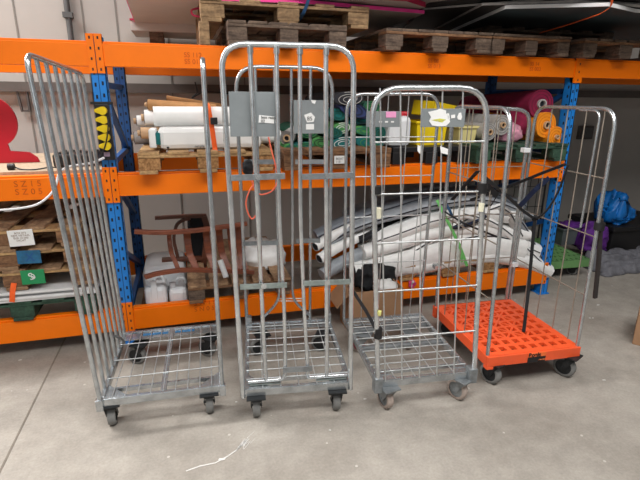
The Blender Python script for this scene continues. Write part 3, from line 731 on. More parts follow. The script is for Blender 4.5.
# rack-top straps
mb = MB(); mb.sweep(fillet([at(613, -6, 2.36), at(611, 7, 2.42), at(600, 14, 2.46), at(570, 24, 2.72), at(540, 33, 2.98)], .02), [(-.011, -.001), (.011, -.001), (.011, .001), (-.011, .001)], (0, 1, 0), False)
tag(mb.build('ratchet_strap', STRAPO), 'orange strap running over the slate boards down to the dark pallet', 'strap')
mb = MB(); mb.sweep(fillet([at(309, -5, 2.80), at(308, 2, 2.80), at(303, 14, 2.82), at(299, 21, 2.95)], .02), [(-.009, -.001), (.009, -.001), (.009, .001), (-.009, .001)], (0, 1, 0), False)
tag(mb.build('ratchet_strap', STRAPB), 'blue strap hanging from the pink edged boards onto the pale pallet', 'strap')
mb = MB(); mb.tube(smooth([at(200, 8, 3.1), at(192, 10, 3.1), at(193, 15, 3.1), at(201, 17, 3.1)]), .006)
tag(mb.build('strap_loop', CRIME), 'crimson loop of cord at the left corner of the pale top pallet', 'cord')
# ------------------------------------------------------------------ lower right bay contents
ZP = zl+PH
def ribbon(mb, pts, w, t, up=(0, 0, 1), k=5):
    return mb.sweep(smooth(pts, k), [(-w/2, -t/2), (w/2, -t/2), (w/2, t/2), (-w/2, t/2)], up, False)
ch = root('bentwood_lounger', 'reddish brown slatted bentwood chair lying on its side on the lower pallet', 'chair', (at(190, 270, 2.95).x, 2.95, ZP))
Yc = 2.92
def top_r(x): return 232.5+(-.00052*(x-135)**2 if x > 160 else 0)
mb = MB(); ribbon(mb, [at(134.5, 231.5, Yc), at(160, 232.5, Yc), at(190, 231, Yc), at(222, 227, Yc), at(247, 223.5, Yc)], .026, .03, (0, 1, 0)); mb.build('side_rail', BENT, ch, .003)
mb = MB(); ribbon(mb, [at(145, 277, Yc-.02), at(160, 273, Yc-.02), at(185, 270, Yc-.01), at(215, 270.5, Yc), at(254, 272, Yc)], .026, .03, (0, 1, 0)); mb.build('side_rail', BENT, ch, .003)
for x, b_ in ((172, 5), (190, 5), (209, 5), (222, 5), (233, 5), (241, 4)):
    mb = MB(); yt = 232.5-max(0, (x-185))*.14; yb = 270
    x -= 3
    ribbon(mb, [at(x, yt, Yc+.02), at(x+.5, yt+8, Yc+.06), at(x+b_*.5, (yt+yb)/2+2, Yc+.08), at(x+b_*1.2, yb-9, Yc+.05), at(x+b_*1.9, yb, Yc+.01)], .012, .042 if x > 180 else .028, (1, 0, 0)); mb.build('slat', BENT, ch, .003)
ch2 = root('bentwood_lounger', 'dark bentwood armchair standing behind the slatted one in the lower bay', 'chair', (at(190, 270, 3.35).x, 3.35, ZP))
Yc = 3.32
BENTD = mat('dark_brown_bentwood', (92, 52, 36), .4, 0, .15, 8)
mb = MB(); ribbon(mb, [at(155, 218, Yc), at(180, 216.5, Yc), at(206, 215.5, Yc)], .04, .022); mb.build('armrest', BENTD, ch2, .003)
mb = MB(); ribbon(mb, [at(190, 218, Yc), at(181, 221, Yc), at(176, 227, Yc), at(174, 240, Yc), at(178, 258, Yc)], .03, .022, (1, 0, 0)); mb.build('arm_support', BENTD, ch2, .003)
mb = MB(); ribbon(mb, [at(162, 260, Yc), at(180, 259, Yc), at(206, 258, Yc)], .05, .025); mb.build('seat_rail', BENTD, ch2, .003)
mb = MB(); ribbon(mb, [at(204, 216, Yc), at(207, 228, Yc), at(206, 245, Yc), at(203, 268, Yc)], .05, .04, (1, 0, 0)); mb.build('back_frame', BENTD, ch2, .003)
q0 = at(188, 232, Yc+.05); q1 = at(212, 266, Yc+.05)
MB().box((q0.x, Yc+.05, ZP+.002), (q1.x-.01, Yc+.12, at(200, 218, Yc).z)).build('seat_pad', BLACKF, ch2, .02)
# jerrycans
def jerry(label, x0, x1, ytop, Y, w, lying=False, z=None):
    a = at(x0, ytop, Y); b = at(x1, ytop, Y); z = zl+.001 if z is None else z
    r = root('jerrycan', label, 'jerrycan', ((a.x+b.x)/2, Y+w/2, z))
    MB().box((a.x, Y, z), (b.x, Y+w, a.z-.025)).build('can_body', WHITEP, r, .03)
    c = (a.x+b.x)/2; zt_ = a.z
    MB().cyl((c-.03, Y+.04, zt_-.026), (c-.03, Y+.04, zt_+.008), .02, 16).build('cap', WHITEP, r, .003)
    MB().tube([(c-.01, Y+w/2, zt_-.03), (c-.0, Y+w/2, zt_+.01), (c+.04, Y+w/2, zt_+.01), (c+.05, Y+w/2, zt_-.03)], .01, 10, fl=.015).build('handle', WHITEP, r)
    return r
ZJ = zl-.045
tag(MB().box((X_at(143, 305, 2.95)-.02, 2.945, ZJ-.02), (X_at(188, 305, 2.95)-.025, 3.75, ZJ)).build('shelf_plank', WOODM), 'brown plank beneath the white jerrycans in the lower bay', 'plank')
jerry('white plastic jerrycan with a centre strip, standing left behind the lower orange beam', 143, 166, 284, 2.95, .2, z=ZJ+.001)
jerry('white plastic jerrycan at the right of the pair, next to the brown pallet', 168, 187, 286, 2.96, .2, z=ZJ+.001)
r = root('white_drum', 'large white plastic drum lying behind the two jerrycans', 'drum', (at(165, 275, 3.3).x, 3.3, ZJ))
a = at(143, 280, 3.22); b = at(187, 264, 3.22)
MB().box((a.x, 3.18, ZJ), (b.x-.01, 3.6, b.z)).build('drum_body', WHITEP, r, .05)
MB().tube([(b.x-.05, 3.17, b.z-.08), (b.x-.03, 3.12, b.z-.10), (b.x-.03, 3.12, b.z-.19), (b.x-.05, 3.17, b.z-.2)], .012, 10, fl=.02).build('handle', WHITEP, r)
a = at(153, 281, 2.94)
jc = bpy.data.objects['jerrycan']
MB().box((a.x-.018, 2.942, ZJ+.001), (a.x+.018, 2.952, a.z)).build('strip', WHITEP, jc, .003)
# white sack
tag(crumple(MB(), at(265, 257, 3.2)+V((0, .1, 0)), (.30, .4, .16), .03, 11, 30, 20, 3).build('plastic_sack', WHITEF), 'crumpled white plastic sack on the brown pallet right of the slatted chair', 'sack')
a = at(221, 263, 2.86); b = at(226, 277, 2.84)
roll('paper_tube', 'small white bottle shaped tube leaning on the slatted chair', b, a+(a-b)*.2, .018, WHITEP, 0, spiral=False)
# heap of banners: long folded tubes
def banner(label, px, Y, rx, rz_, material, dY=.0, name='folded_banner', open_end=False, cat='banner', edge=True):
    pts = [at(x, y, Y+dY*i/(len(px)-1)) for i, (x, y) in enumerate(px)]
    pts = smooth(pts, 6)
    n = 20; rr = random.Random(len(label)); prof = []
    for k in range(n):
        a = 2*math.pi*k/n; j = 1+.06*math.sin(a*3+rr.random()*6)
        prof.append((rx*math.cos(a)*j, rz_*math.copysign(abs(math.sin(a))**.7, math.sin(a))*j))
    R = root(name, label, cat, pts[len(pts)//2])
    sc = [1-.12*noise.noise(V((i*.35, rr.random()*.2, 3))) for i in range(len(pts))]
    if open_end:
        MB().sweep(pts, prof, (0, 0, 1), True, False, False, sc).build('rolled_sheet', material, R)
        pi_ = [(a*.8, b*.75) for a, b in prof]
        MB().sweep(pts[:3], pi_, (0, 0, 1), True, False, True, sc[:3]).build('roll_hollow', HOLE, R)
        v0 = pts[0]; t = (pts[1]-pts[0]).normalized()
    else:
        MB().sweep(pts, prof, (0, 0, 1), True, False, True, sc).build('rolled_sheet', material, R)
    if edge:
        ep = [p+V((0, -rx*s*.97, rz_*.25)) for p, s in zip(pts, sc)]
        MB().sweep(ep, [(-.004, -.004), (.004, -.004), (.004, .004), (-.004, .004)], (0, 0, 1), False).build('hem', CHARC, R)
    return R
banner('grey banner roll lying uppermost of the heap in the lower bay', [(316, 236), (345, 222), (385, 208), (430, 196), (480, 192), (520, 205)], 3.12, .07, .045, GREYM)
banner('light grey banner folded under the uppermost dark one', [(320, 246), (350, 228), (390, 215), (435, 204), (485, 200), (528, 216)], 3.02, .07, .032, GREYF)
banner('pale grey flat banner with dark hems along the top of the heap', [(345, 214), (385, 203), (430, 191), (470, 189), (505, 198)], 3.3, .08, .04, GREYF)
banner('white banner tube with open end pointing left, upper of three', [(315, 247), (338, 233), (372, 221), (400, 216)], 2.90, .032, .032, WHITEF, .25, open_end=True, edge=False)
banner('white banner tube with open end pointing left, middle of three', [(319, 259), (340, 246), (370, 233), (410, 223)], 2.89, .034, .034, WHITEF, .2, open_end=True, edge=False)
banner('grey white banner end drooping at the lower left of the heap', [(322, 275), (343, 262), (375, 248), (410, 240)], 2.92, .05, .045, GREYF, .15, edge=False)
banner('white banner bundle with black hem in the middle of the heap', [(372, 240), (400, 230), (432, 219), (475, 213), (515, 216)], 2.99, .09, .055, WHITEF, .02)
banner('second white banner bundle below the black hemmed one', [(362, 252), (395, 243), (430, 233), (470, 228), (525, 234)], 2.97, .08, .05, WHITEF, .02, edge=False)
banner('wide white banner roll lying across the front of the heap', [(353, 274), (392, 265), (430, 256), (470, 248), (520, 250)], 2.95, .08, .095, WHITEF, .0, open_end=True, edge=False)
banner('broad white tarpaulin along the bottom front of the heap', [(395, 268), (420, 266), (455, 260), (490, 256), (520, 260), (548, 271)], 2.93, .06, .055, WHITEF, .0, edge=False)
banner('white tarpaulin roll filling the right middle of the heap', [(440, 243), (470, 236), (500, 238), (532, 252)], 3.0, .09, .08, WHITEF, .0)
banner('grey hemmed white fold crossing the heap towards the upper right', [(395, 262), (430, 240), (465, 219), (500, 205)], 2.935, .03, .022, WHITEF, .03)
banner('slim white fold with dark hem sloping down at the right of the heap', [(462, 214), (490, 222), (515, 240), (545, 268)], 2.93, .03, .03, WHITEF, .0)
banner('black banner roll with spiral end between the white tubes', [(358, 240), (385, 228), (420, 219)], 2.98, .035, .03, BLACKF, .1, open_end=True)
banner('black hemmed dark banner tucked in at the left centre', [(348, 262), (368, 248), (395, 238)], 2.99, .045, .04, BLACKF, .1)
banner('navy blue edged banner peeping out near the orange trolley', [(452, 228), (468, 225), (486, 216)], 2.9, .012, .012, NAVY, .0)
banner('grey crumpled banner end at the right side of the heap', [(512, 215), (522, 228), (531, 245), (540, 262)], 2.98, .05, .03, GREYF, .0)
banner('cream canvas bundle end hanging at the right of the heap', [(500, 208), (508, 214), (514, 225), (520, 236)], 2.94, .03, .028, GREYR, .0)
tag(crumple(MB(), at(440, 243, 3.35)+V((0, .0, -.02)), (1.25, .6, .42), .05, 21, 40, 24, 3).build('tarpaulin_heap', WHITEF), 'large white tarpaulin mass forming the core of the banner heap', 'tarpaulin')
tag(crumple(MB(), at(420, 215, 3.5)+V((0, .0, 0)), (1.1, .4, .22), .05, 25, 40, 24, 2.5).build('dark_tarpaulin', CHARC), 'dark tarpaulin behind the banner heap under the middle beam', 'tarpaulin')
tag(crumple(MB(), at(376, 278, 2.84)+V((0, .02, 0)), (.30, .12, .19), .03, 31, 26, 18).build('black_bag', BLACKF), 'black fabric bag below the banners above the cardboard box', 'bag')
# lime strap
mb = MB(); ribbon(mb, [at(437, 200, 2.93), at(446, 218, 2.86), at(455, 236, 2.845), at(462, 252, 2.84), at(467, 266, 2.84)], .022, .002, (0, 1, 0)); ribbon(mb, [at(455, 238, 2.84), at(460, 246, 2.83), at(462, 262, 2.83), ], .018, .002, (0, 1, 0))
tag(mb.build('ratchet_strap', STRAPG), 'lime green strap hanging over the white banner heap', 'strap')
mb = MB(); ribbon(mb, [at(446, 204, 2.9), at(450, 211, 2.87), at(452, 216, 2.87)], .02, .002, (0, 1, 0))
tag(mb.build('ratchet_strap', STRAPB), 'short turquoise strap end beside the lime green strap', 'strap')
# cardboard box in front of beam
ca = onz(349, 333, 0); cb = onz(399, 322, 0)
bx = root('cardboard_box', 'open brown cardboard box on the floor behind the low trolley', 'box', (1.16, 2.75, 0))
xl_, xr_ = .965, 1.34; yf, yb2, hh = 2.66, 2.87, .29
t = .005
mb = MB(); mb.box((xl_, yf, 0), (xr_, yf+t, hh)); mb.box((xl_, yb2-t, 0), (xr_, yb2, hh)); mb.box((xl_, yf+t, 0), (xl_+t, yb2-t, hh)); mb.box((xr_-t, yf+t, 0), (xr_, yb2-t, hh)); mb.box((xl_+t, yf+t, 0), (xr_-t, yb2-t, t))
mb.build('box_walls', CARD, bx)
MB().prism([(xl_, yf, hh), (xl_, yb2, hh), (xl_-.09, yb2, hh-.10), (xl_-.09, yf, hh-.10)], (0, 0, .004)).build('box_flap', CARD, bx)
tag(crumple(MB(), ((xl_+xr_)/2+.10, (yf+yb2)/2, .265), (.16, .14, .09), .02, 41).build('packing_paper', PAPER), 'crumpled white packing paper sticking out of the cardboard box', 'paper')
c = at(412, 284, 2.875)
pk = root('fabric_flower', 'small pink and white fabric flower hanging on the lower orange beam', 'flower', (c.x, 2.875, c.z-.03))
for k in range(5):
    a = k*1.257; crumple(MB(), c+V((.016*math.cos(a), 0, .018*math.sin(a))), (.03, .02, .03), .004, k+50, 10, 8).build('petal', mat('petal_pink', (214, 70, 130), .8) if k == 0 else MATS['petal_pink'], pk)
crumple(MB(), c+V((0, -.012, .02)), (.018, .012, .02), .003, 60, 8, 6).build('flower_centre', PAPER, pk)
# ------------------------------------------------------------------ roll cages
def caster(M, x, y, top, rad, wid, ang, parent, rub=RUBBER, hubm=DARKM, forkm=None):
    o = .024; Mx = M@Matrix.Translation((x+math.sin(ang)*o, y-math.cos(ang)*o, 0))@Matrix.Rotation(ang, 4, 'Z')
    mb = MB(Mx)
    mb.box((-.045, -.045, top-.006), (.045, .045, top)); mb.cyl((0, 0, top-.006), (0, 0, top-.022), .028, 16)
    for s in (-1, 1):
        X = s*(wid/2+.006)
        mb.prism([(X-.002, -.03, top-.02), (X-.002, .02, top-.02), (X-.002, .022+o-.008, rad-.012), (X-.002, .022+o-.03, rad-.012)], (.004, 0, 0))
    mb.box((-wid/2-.008, -.03, top-.024), (wid/2+.008, .025, top-.018))
    mb.cyl((-wid/2-.01, o+.002, rad), (wid/2+.01, o+.002, rad), .007, 10)
    c = mb.build('caster', forkm or DARKM, parent)
    w = MB(Mx); n = 28; prof = [(rad*.72, -wid/2), (rad*.93, -wid/2), (rad, -wid*.3), (rad, wid*.3), (rad*.93, wid/2), (rad*.72, wid/2)]
    vs = []; fs = []
    for (rr, xx) in prof:
        for i in range(n):
            a = 2*math.pi*i/n; vs.append(V((xx, o+.002+rr*math.cos(a), rad+rr*math.sin(a))))
    for k in range(len(prof)-1):
        for i in range(n): fs.append((k*n+i, k*n+(i+1) % n, (k+1)*n+(i+1) % n, (k+1)*n+i))
    fs += []
    w.add(vs, fs, True)
    wh = w.build('wheel', rub, c)
    MB(Mx).cyl((-wid*.36, o+.002, rad), (wid*.36, o+.002, rad), rad*.74, 24).build('hub', hubm, c)
    return c
TR = .0125
ZDK = .172
def deck(R, w, d, wires_u, wires_v, front_z=.10, midbar=True, plate=True, mt=STEEL, frontm=None):
    M = XF[R.name]; hw, hd = w/2, d/2; z0, z1 = .132, ZDK
    mb = MB(M)
    mb.box((-hw, -hd, z0), (hw, -hd+.022, z1)); mb.box((-hw, hd-.022, z0), (hw, hd, z1))
    mb.box((-hw, -hd+.022, z0+.006), (-hw+.022, hd-.022, z1)); mb.box((hw-.022, -hd+.022, z0+.006), (hw, hd-.022, z1))
    mb.build('base_frame', mt, R, .003)
    if plate:
        MB(M).box((-hw+.022, hd-.10, z1-.012), (hw-.022, hd-.022, z1-.006)).build('rear_plate', mt, R)
        for s in (-1, 1):
            x0 = s*(hw-.022)
            MB(M).prism([(x0, -hd+.022, z1-.012), (x0, -hd+.13, z1-.012), (x0-s*.10, -hd+.022, z1-.012)], (0, 0, .005)).build('corner_plate', mt, R)
    if midbar: MB(M).box((-.012, -hd+.022, z1-.020), (.012, hd-.022, z1+.001)).build('centre_bar', mt, R)
    MB(M).box((-hw+.022, -hd+.10, z0+.006), (hw-.022, -hd+.115, z0+.026)).build('cross_rail', mt, R)
    mb = MB(M)
    for i in range(wires_u):
        u = -hw+w*(i+1)/(wires_u+1); mb.cyl((u, -hd+.01, z1-.001), (u, hd-.01, z1-.001), .0028, 6)
    for j in range(wires_v):
        v = -hd+d*(j+1)/(wires_v+1); mb.cyl((-hw+.01, v, z1+.0035), (hw-.01, v, z1+.0035), .0030, 6)
    mb.build('deck_wires', WIRE, R)
def frame_plane(R, axis, val, s0, s1, z1, inner, t=TR, z0=.11, lean=(0, 0), ti=None, mt=STEEL, r=.10, top_shift=0, skew=0):
    """hooped frame; axis 'u' -> plane of constant u running along v. lean = (normal shift, in-plane shift) at top"""
    M = XF[R.name]
    def P(s, z):
        k = (z-z0)/(z1-z0); s = s+lean[1]*k; n = val+lean[0]*k
        return V((n, s, z)) if axis == 'u' else V((s, n, z))
    mb = MB(M); zz1 = z1; za = z1+skew
    mb.tube([P(s0, z0), P(s0, z1), P(s1, za), P(s1, z0)], t, 12, fl=r)
    f = mb.build('hoop_frame', mt, R)
    bars = []
    for fr in inner:
        s = s0+(s1-s0)*fr; zt_ = z1+skew*fr
        b = MB(M).tube([P(s, z0+.03), P(s, zt_-t*.5)], ti or t*.85, 10).build('upright_bar', mt, R); bars.append(b)
    return P
# --- trolley 1
c1 = root('roll_cage', 'wide grey steel roll trolley with slatted side hoop, furthest left', 'roll cage', (-.166, 2.372, 0), -.046, 'roll cages in front of the rack')
deck(c1, .561, .674, 9, 3)
M1 = XF[c1.name]
C1T, C1L = 1.62, 0
def hoopu(u0, ut0, ut1, zt0, zt1):
    q = [V((u0, -.337, .14)), V((ut0, -.337, zt0)), V((ut1, .337, zt1)), V((u0, .337, .14))]
    MB(M1).tube(q, .0105, 12, fl=.06).build('hoop_frame', STEEL, c1)
    for i in range(1, 7):
        f = i/7; a = q[0].lerp(q[3], f)+V((0, 0, .03)); b = q[1].lerp(q[2], f)
        MB(M1).tube([a, b], .0088, 10).build('upright_bar', STEEL, c1)
hoopu(-.272, -.352, -.318, 1.645, 1.605)
hoopu(.272, .272, .272, 1.645, 1.62)
for u, s in ((-.275, -1), (.275, 1)):
    MB(M1).box((u-.017, -.352, .12), (u+.014, -.325, .178)).build('corner_socket', STEEL, c1, .003)
mb = MB(M1); mb.box((-.16, .27, .1665), (-.02, .292, .168)); mb.box((.02, .27, .1665), (.13, .292, .168)); mb.build('blue_sticker', mat('blue_sticker_film', (56, 120, 170), .5, 0, .15, 30), c1)
MB(M1).tube([(-.286, .05, .30), (-.25, .1, .26), (-.25, .2, .17)], .007, fl=.03).build('latch_lever', STEELD, c1)
for u, v, a in ((-.245, -.278, .1), (.206, -.285, .05), (-.2, .26, 1.2), (.2, .26, .9)):
    caster(M1, u, v, .132, .055, .036, a, c1)
# --- trolley 2
c2 = root('roll_cage', 'tall narrow steel roll trolley with two grey placards and double gates', 'roll cage', (.496, 2.276, 0), -.135, 'roll cages in front of the rack')
M2 = XF[c2.name]; w2, d2 = .523, .712
deck(c2, w2, d2, 5, 8, midbar=False)
hw, hd = w2/2, d2/2
mb = MB(M2); mb.tube([(-.268, -hd, .13), (-.294, -hd, 1.695), (.224, -hd, 1.695), (.252, -hd, .13)], .0115, 12, fl=.10); mb.build('hoop_frame', STEELB, c2)
xs2 = [-.294+.518*f for f in (.215, .41, .585, .785)]
yv = -hd+.0
for k, u in enumerate(xs2):
    if k in (0, 3):
        MB(M2).tube([(u+.025, yv+.03, .20), (u+.022, yv+.012, .3), (u, yv, 1.60), (u, yv, 1.695)], .0098, 10).build('upright_bar', STEELB, c2)
    else:
        s = 1 if k == 2 else -1; e = (hw-.02)*s; o = .02 if k == 1 else .03
        mb = MB(M2); mb.tube([(u, yv, 1.695), (u, yv, 1.0), (u+.015, yv+.005, .6), (u+(.018 if k == 1 else .035), yv+.015, .23), (u+(.03 if k == 2 else .0), yv+.03, .195), (e, yv+.035, .19)], .0088, 10, fl=.07); mb.build('gate_bar', STEELB, c2)
    if True: MB(M2).cyl((u, yv-.002, 1.662), (u, yv-.004, 1.690), .0125, 12).build('bar_collar', STEELB, c2)
def px2(x, y, v):       # local point of trolley plane v=const seen at a pixel
    r_ = ray(x, y); Mi = M2.inverted(); o_ = Mi@CAM; d_ = Mi.to_3x3()@r_
    return o_+d_*((v-o_.y)/d_.y)
for (xa, ya, xb, yb_, mt_) in ((231, 178, 285, 176, STEELD), (302, 177, 353, 175, STEELD), (240, 287, 287, 285, STICK), (304, 283.5, 350, 281.5, STICK)):
    A_0 = px2(xa, ya, yv-.014); B_0 = px2(xb, yb_, yv-.014)
    MB(M2).bar(A_0, B_0, .005, .025).build('gate_crossbar', mt_, c2, .001)
    mid = (A_0+B_0)/2
    MB(M2).cyl(mid+V((-.0, -.004, 0)), mid+V((0, .004, 0)), .013, 14).build('rivet', STEELB, c2)
A_0 = px2(283, 370, yv+.0); B_0 = px2(312, 368.5, yv+.0)
MB(M2).bar(A_0, B_0, .006, .028).build('gate_crossbar', STEELD, c2, .001)
def placard(R, M, pf, x0, y0, x1, y1, v, labels, mt=None, label=None):
    a = pf(x0, y0, v); b = pf(x1, y1, v)
    g = MB(M).box((a.x, v-.002, b.z), (b.x, v+.002, a.z)).build('placard', mt or PLAC, R, .001)
    for poly, m_ in labels:
        q = [pf(x, y, v-.003) for x, y in poly]
        MB(M).prism(q, (0, -.0012, 0)).build('sticker', m_, g)
    return g
PLAC = mat('grey_placard_plastic', (128, 134, 136), .5, 0, .06, 6)
g = placard(c2, M2, px2, 228.5, 91.5, 276.5, 136.5, yv+.018, [([(259, 115), (274.5, 116.5), (274, 123.5), (258.5, 122.5)], PAPER)])
lettering('box retour\n02', .016, M2@px2(261, 118.4, yv+.0125), M2.to_3x3()@V((1, 0, -.05)), (0, 0, 1), INKK, g, .0004)
# rear hoop
def rear_p(x, y): return px2(x, y, hd)
mb = MB(M2); A_0 = rear_p(237, 110); B_0 = rear_p(333, 110); zt2_ = 1.655
mb.tube([(-.255, hd, .14), (A_0.x, hd, zt2_), (B_0.x-.005, hd, zt2_), (.255, hd, .14)], .0105, 12, fl=.12); mb.build('hoop_frame', STEEL, c2)
for k, x in enumerate((256, 275, 291.5, 310.5)):
    q = rear_p(x, 100)
    if k in (0, 3): MB(M2).tube([(q.x, hd, .16), (q.x, hd, zt2_)], .009, 10).build('upright_bar', STEEL, c2)
    else:
        s = -1 if k == 1 else 1
        MB(M2).tube([(q.x, hd, zt2_), (q.x, hd, .9), (q.x+s*-.005, hd, .30), (q.x+s*.10, hd-.01, .20)], .0085, 10, fl=.10).build('gate_bar', STEEL, c2)
for (xa, ya, xb, yb_) in ((244, 161.5, 277, 161.5), (295, 161.5, 325, 161.5), (243, 243, 278, 242), (296, 240, 320, 240)):
    MB(M2).bar(rear_p(xa, ya)+V((0, -.014, 0)), rear_p(xb, yb_)+V((0, -.014, 0)), .005, .026).build('gate_crossbar', STEELD, c2)
for yy in (298.5, 301): MB(M2).cyl(rear_p(277, yy), rear_p(302, yy), .003, 8).build('link_wire', WIRE, c2)
def p2b(x, y, v): return px2(x, y, v)
gg = placard(c2, M2, px2, 293.5, 100, 324.5, 133.5, hd-.03, [([(304, 115), (311, 112.5), (315, 117), (313.5, 122), (307, 122.5)], PAPER), ([(306, 124), (314, 124), (314, 129.5), (306, 129.5)], PAPER), ([(311, 100), (316, 100.5), (315, 104), (312, 103)], PAPER)])
lettering('85', .03, M2@px2(307, 120.5, hd-.035), M2.to_3x3()@V((1, 0, 0)), (0, 0, 1), INKK, gg, .0004)
mb = MB(M2)
for s in (-1, 1):
    MB(M2).box((s*hw-.018*(1+s)-0+(0 if s > 0 else -.0), hd-.06, .165), (s*hw+.018*(1-s), hd-.015, .225)).build('corner_socket', STEEL, c2)
    MB(M2).box((s*(hw-.025)-.0, -hd+.025, .173), (s*.09, -hd+.065, .177)).build('sticker_plate', STICK, c2)
for u, v, a in ((-.207, -.318, .0), (.189, -.315, -.05), (-.19, .26, 1.9), (.19, .26, 1.2)):
    caster(M2, u, v, .132, .055, .036, a, c2)
# --- trolley 3
c3 = root('roll_cage', 'low steel mesh roll trolley with a scuffed grey placard and curved top hoop', 'roll cage', (1.109, 2.186, 0), -.09, 'roll cages in front of the rack')
M3 = XF[c3.name]; w3, d3 = .516, .697; hw, hd = w3/2, d3/2
deck(c3, w3, d3, 4, 9, midbar=False, plate=True)
for v in (-.02, .2): MB(M3).box((-hw+.022, v, .142), (hw-.022, v+.03, .164)).build('cross_bar', STEELD, c3, .002)
def px3(x, y, v):
    r_ = ray(x, y); Mi = M3.inverted(); o_ = Mi@CAM; d_ = Mi.to_3x3()@r_
    return o_+d_*((v-o_.y)/d_.y)
def meshframe(R, M, pf, v, corners, rt, thin_v, thin_h, mt, wr=.0034, r=.11, zbot=.15, wm=WIRE):
    """corners: pixels of bottom-left, top-left, top-right, bottom-right"""
    q = [pf(x, y, v) for x, y in corners]; q[0].z = zbot; q[3].z = zbot
    MB(M).tube(q, rt, 12, fl=r).build('hoop_frame', mt, R)
    mb = MB(M)
    def edge(a, b, f): return a.lerp(b, f)
    for f in thin_v:
        mb.cyl(edge(q[0], q[3], f)+V((0, 0, .02)), edge(q[1], q[2], f), wr, 6)
    for z in thin_h:
        f = (z-q[0].z)/(q[1].z-q[0].z); f2 = (z-q[3].z)/(q[2].z-q[3].z)
        mb.cyl(q[0].lerp(q[1], f)+V((0, -wr*1.5, 0)), q[3].lerp(q[2], f2)+V((0, -wr*1.5, 0)), wr*1.2, 6)
    mb.build('mesh_wires', wm, R)
    return q
vf = -hd-.004
def hz(x, y): return px3(x, y, vf).z
q3 = meshframe(c3, M3, px3, vf, [(378, 385), (371.5, 88), (488, 88), (474, 375)], .0125, (.07, .24, .42, .60, .78), (hz(400, 142), hz(400, 193.5), hz(400, 242), hz(430, 288), hz(430, 334)), STEELB, .0036, .13)
qb3 = meshframe(c3, M3, px3, hd, [(344, 316), (347, 94), (440, 94), (420, 312)], .0095, (.22, .44, .66, .86), (px3(390, 137, hd).z, px3(390, 176, hd).z, px3(390, 216, hd).z, px3(390, 262, hd).z), STEEL, .003, .10)
for x in (-hw-.012, hw-.03):
    MB(M3).box((x, -hd-.020, .112), (x+.045, -hd+.03, .195)).build('corner_socket', STEELD, c3, .006)
def p3(x, y, v): return px3(x, y, v)
a = px3(421.5, 108.5, vf-.012)
g3 = placard(c3, M3, px3, 421.5, 108.5, 464, 127, vf-.012, [([(428, 112), (437, 110), (440, 108.6), (446, 110.5), (446, 113), (449, 117), (450, 122), (446, 126), (440, 126.5), (432, 125.5), (429, 121), (431, 117)], PAPER), ([(431, 120), (440, 118.5), (446, 119.5), (442, 122.5), (436, 121.5)], mat('yellow_smear', (226, 226, 90), .6)), ([(447, 113), (449, 113.5), (450, 119), (448, 119)], PAPER), ([(451, 115), (455, 114.5), (455, 118), (451, 118.5)], PAPER), ([(457, 117), (459, 113), (461, 112.5), (462, 117), (461, 120), (458, 119.5)], PAPER)])
# back placard
g4 = placard(c3, M3, px3, 366.5, 111, 400, 127, hd-.02, [([(386, 111.6), (396, 111.6), (396, 117.5), (386, 117.5)], PINKN), ([(379, 121), (382, 121), (382, 122.6), (379, 122.6)], PAPER), ([(385, 121), (388, 121), (388, 122.6), (385, 122.6)], PAPER), ([(391, 121), (394, 121), (394, 122.6), (391, 122.6)], PAPER)])
for (x, y) in ((419.5, 150), (441, 150)):
    qq = [px3(x-2, y-5, vf-.01), px3(x+1, y-4, vf-.01), px3(x+.5, y+4, vf-.01), px3(x-2, y+1, vf-.01)] if x < 430 else [px3(440, 146, vf-.01), px3(448, 149, vf-.01), px3(447.5, 154.5, vf-.01), px3(441, 153, vf-.01)]
    MB(M3).prism(qq, (0, -.002, 0)).build('paper_tag', PAPER, c3)
def band(R, M, pf, x, y, v, h, rad, m_=BLACKP, name='tape_band', tilt=0):
    q = pf(x, y, v); MB(M).cyl(q-V((-.0, 0, h/2)), q+V((0, 0, h/2)), rad, 14).build(name, m_, R)
band(c3, M3, px3, 378.2, 333, vf, .05, .019); band(c3, M3, px3, 377.0, 190, vf, .035, .018); band(c3, M3, px3, 482, 188, vf, .045, .022)
band(c3, M3, px3, 378.3, 213, vf, .045, .0135, mat('yellow_tape', (214, 210, 186), .6), 'tape_strip')
band(c3, M3, px3, 481.5, 207, vf, .04, .0135, MATS['yellow_tape'], 'tape_strip')
q = px3(379.5, 313, vf-.016); crumple(MB(M3), q, (.018, .01, .03), .004, 3, 8, 8).build('label_scrap', mat('yellow_scrap', (220, 216, 130), .6), c3)
for u, v, a in ((-.196, -.322, .25), (.198, -.318, .45)): caster(M3, u, v, .132, .057, .034, a, c3, RUBBERP, STEELD, STEELD)
for u, v, a in ((-.18, .22, 1.0), (.12, .22, .2)): caster(M3, u, v, .132, .055, .034, a, c3, RUBBERP, mat('pink_hub', (150, 70, 80), .6) if u < 0 else MATS['pink_hub'], STEELD)
# --- trolley 4 orange
c4 = root('roll_cage', 'roll trolley with a bright orange perforated plastic base and three mesh sides', 'roll cage', (1.765, 2.195, 0), -.064, 'roll cages in front of the rack')
M4 = XF[c4.name]; w4, d4 = .568, .674; hw, hd = w4/2, d4/2; z1 = .195; z0 = .135
mb = MB(M4)
mb.box((-hw, -hd, z0), (hw, -hd+.012, z1)); mb.box((-hw, hd-.012, z0), (hw, hd, z1)); mb.box((-hw, -hd+.012, z0), (-hw+.012, hd-.012, z1)); mb.box((hw-.012, -hd+.012, z0), (hw, hd-.012, z1))
for sx in (-1, 1):
    for sy in (-1, 1): mb.box((sx*hw-.02*(1+sx), sy*hd-.02*(1+sy), .118), (sx*hw+.02*(1-sx), sy*hd+.02*(1-sy), z0))
mb.build('base_skirt', CORAL, c4, .004)
mb = MB(M4); m_ = .035; nx, ny = 8, 9; gx = (w4-2*m_)/nx; gy = (d4-2*m_)/ny
tt = z1-.0; tb = z1-.02
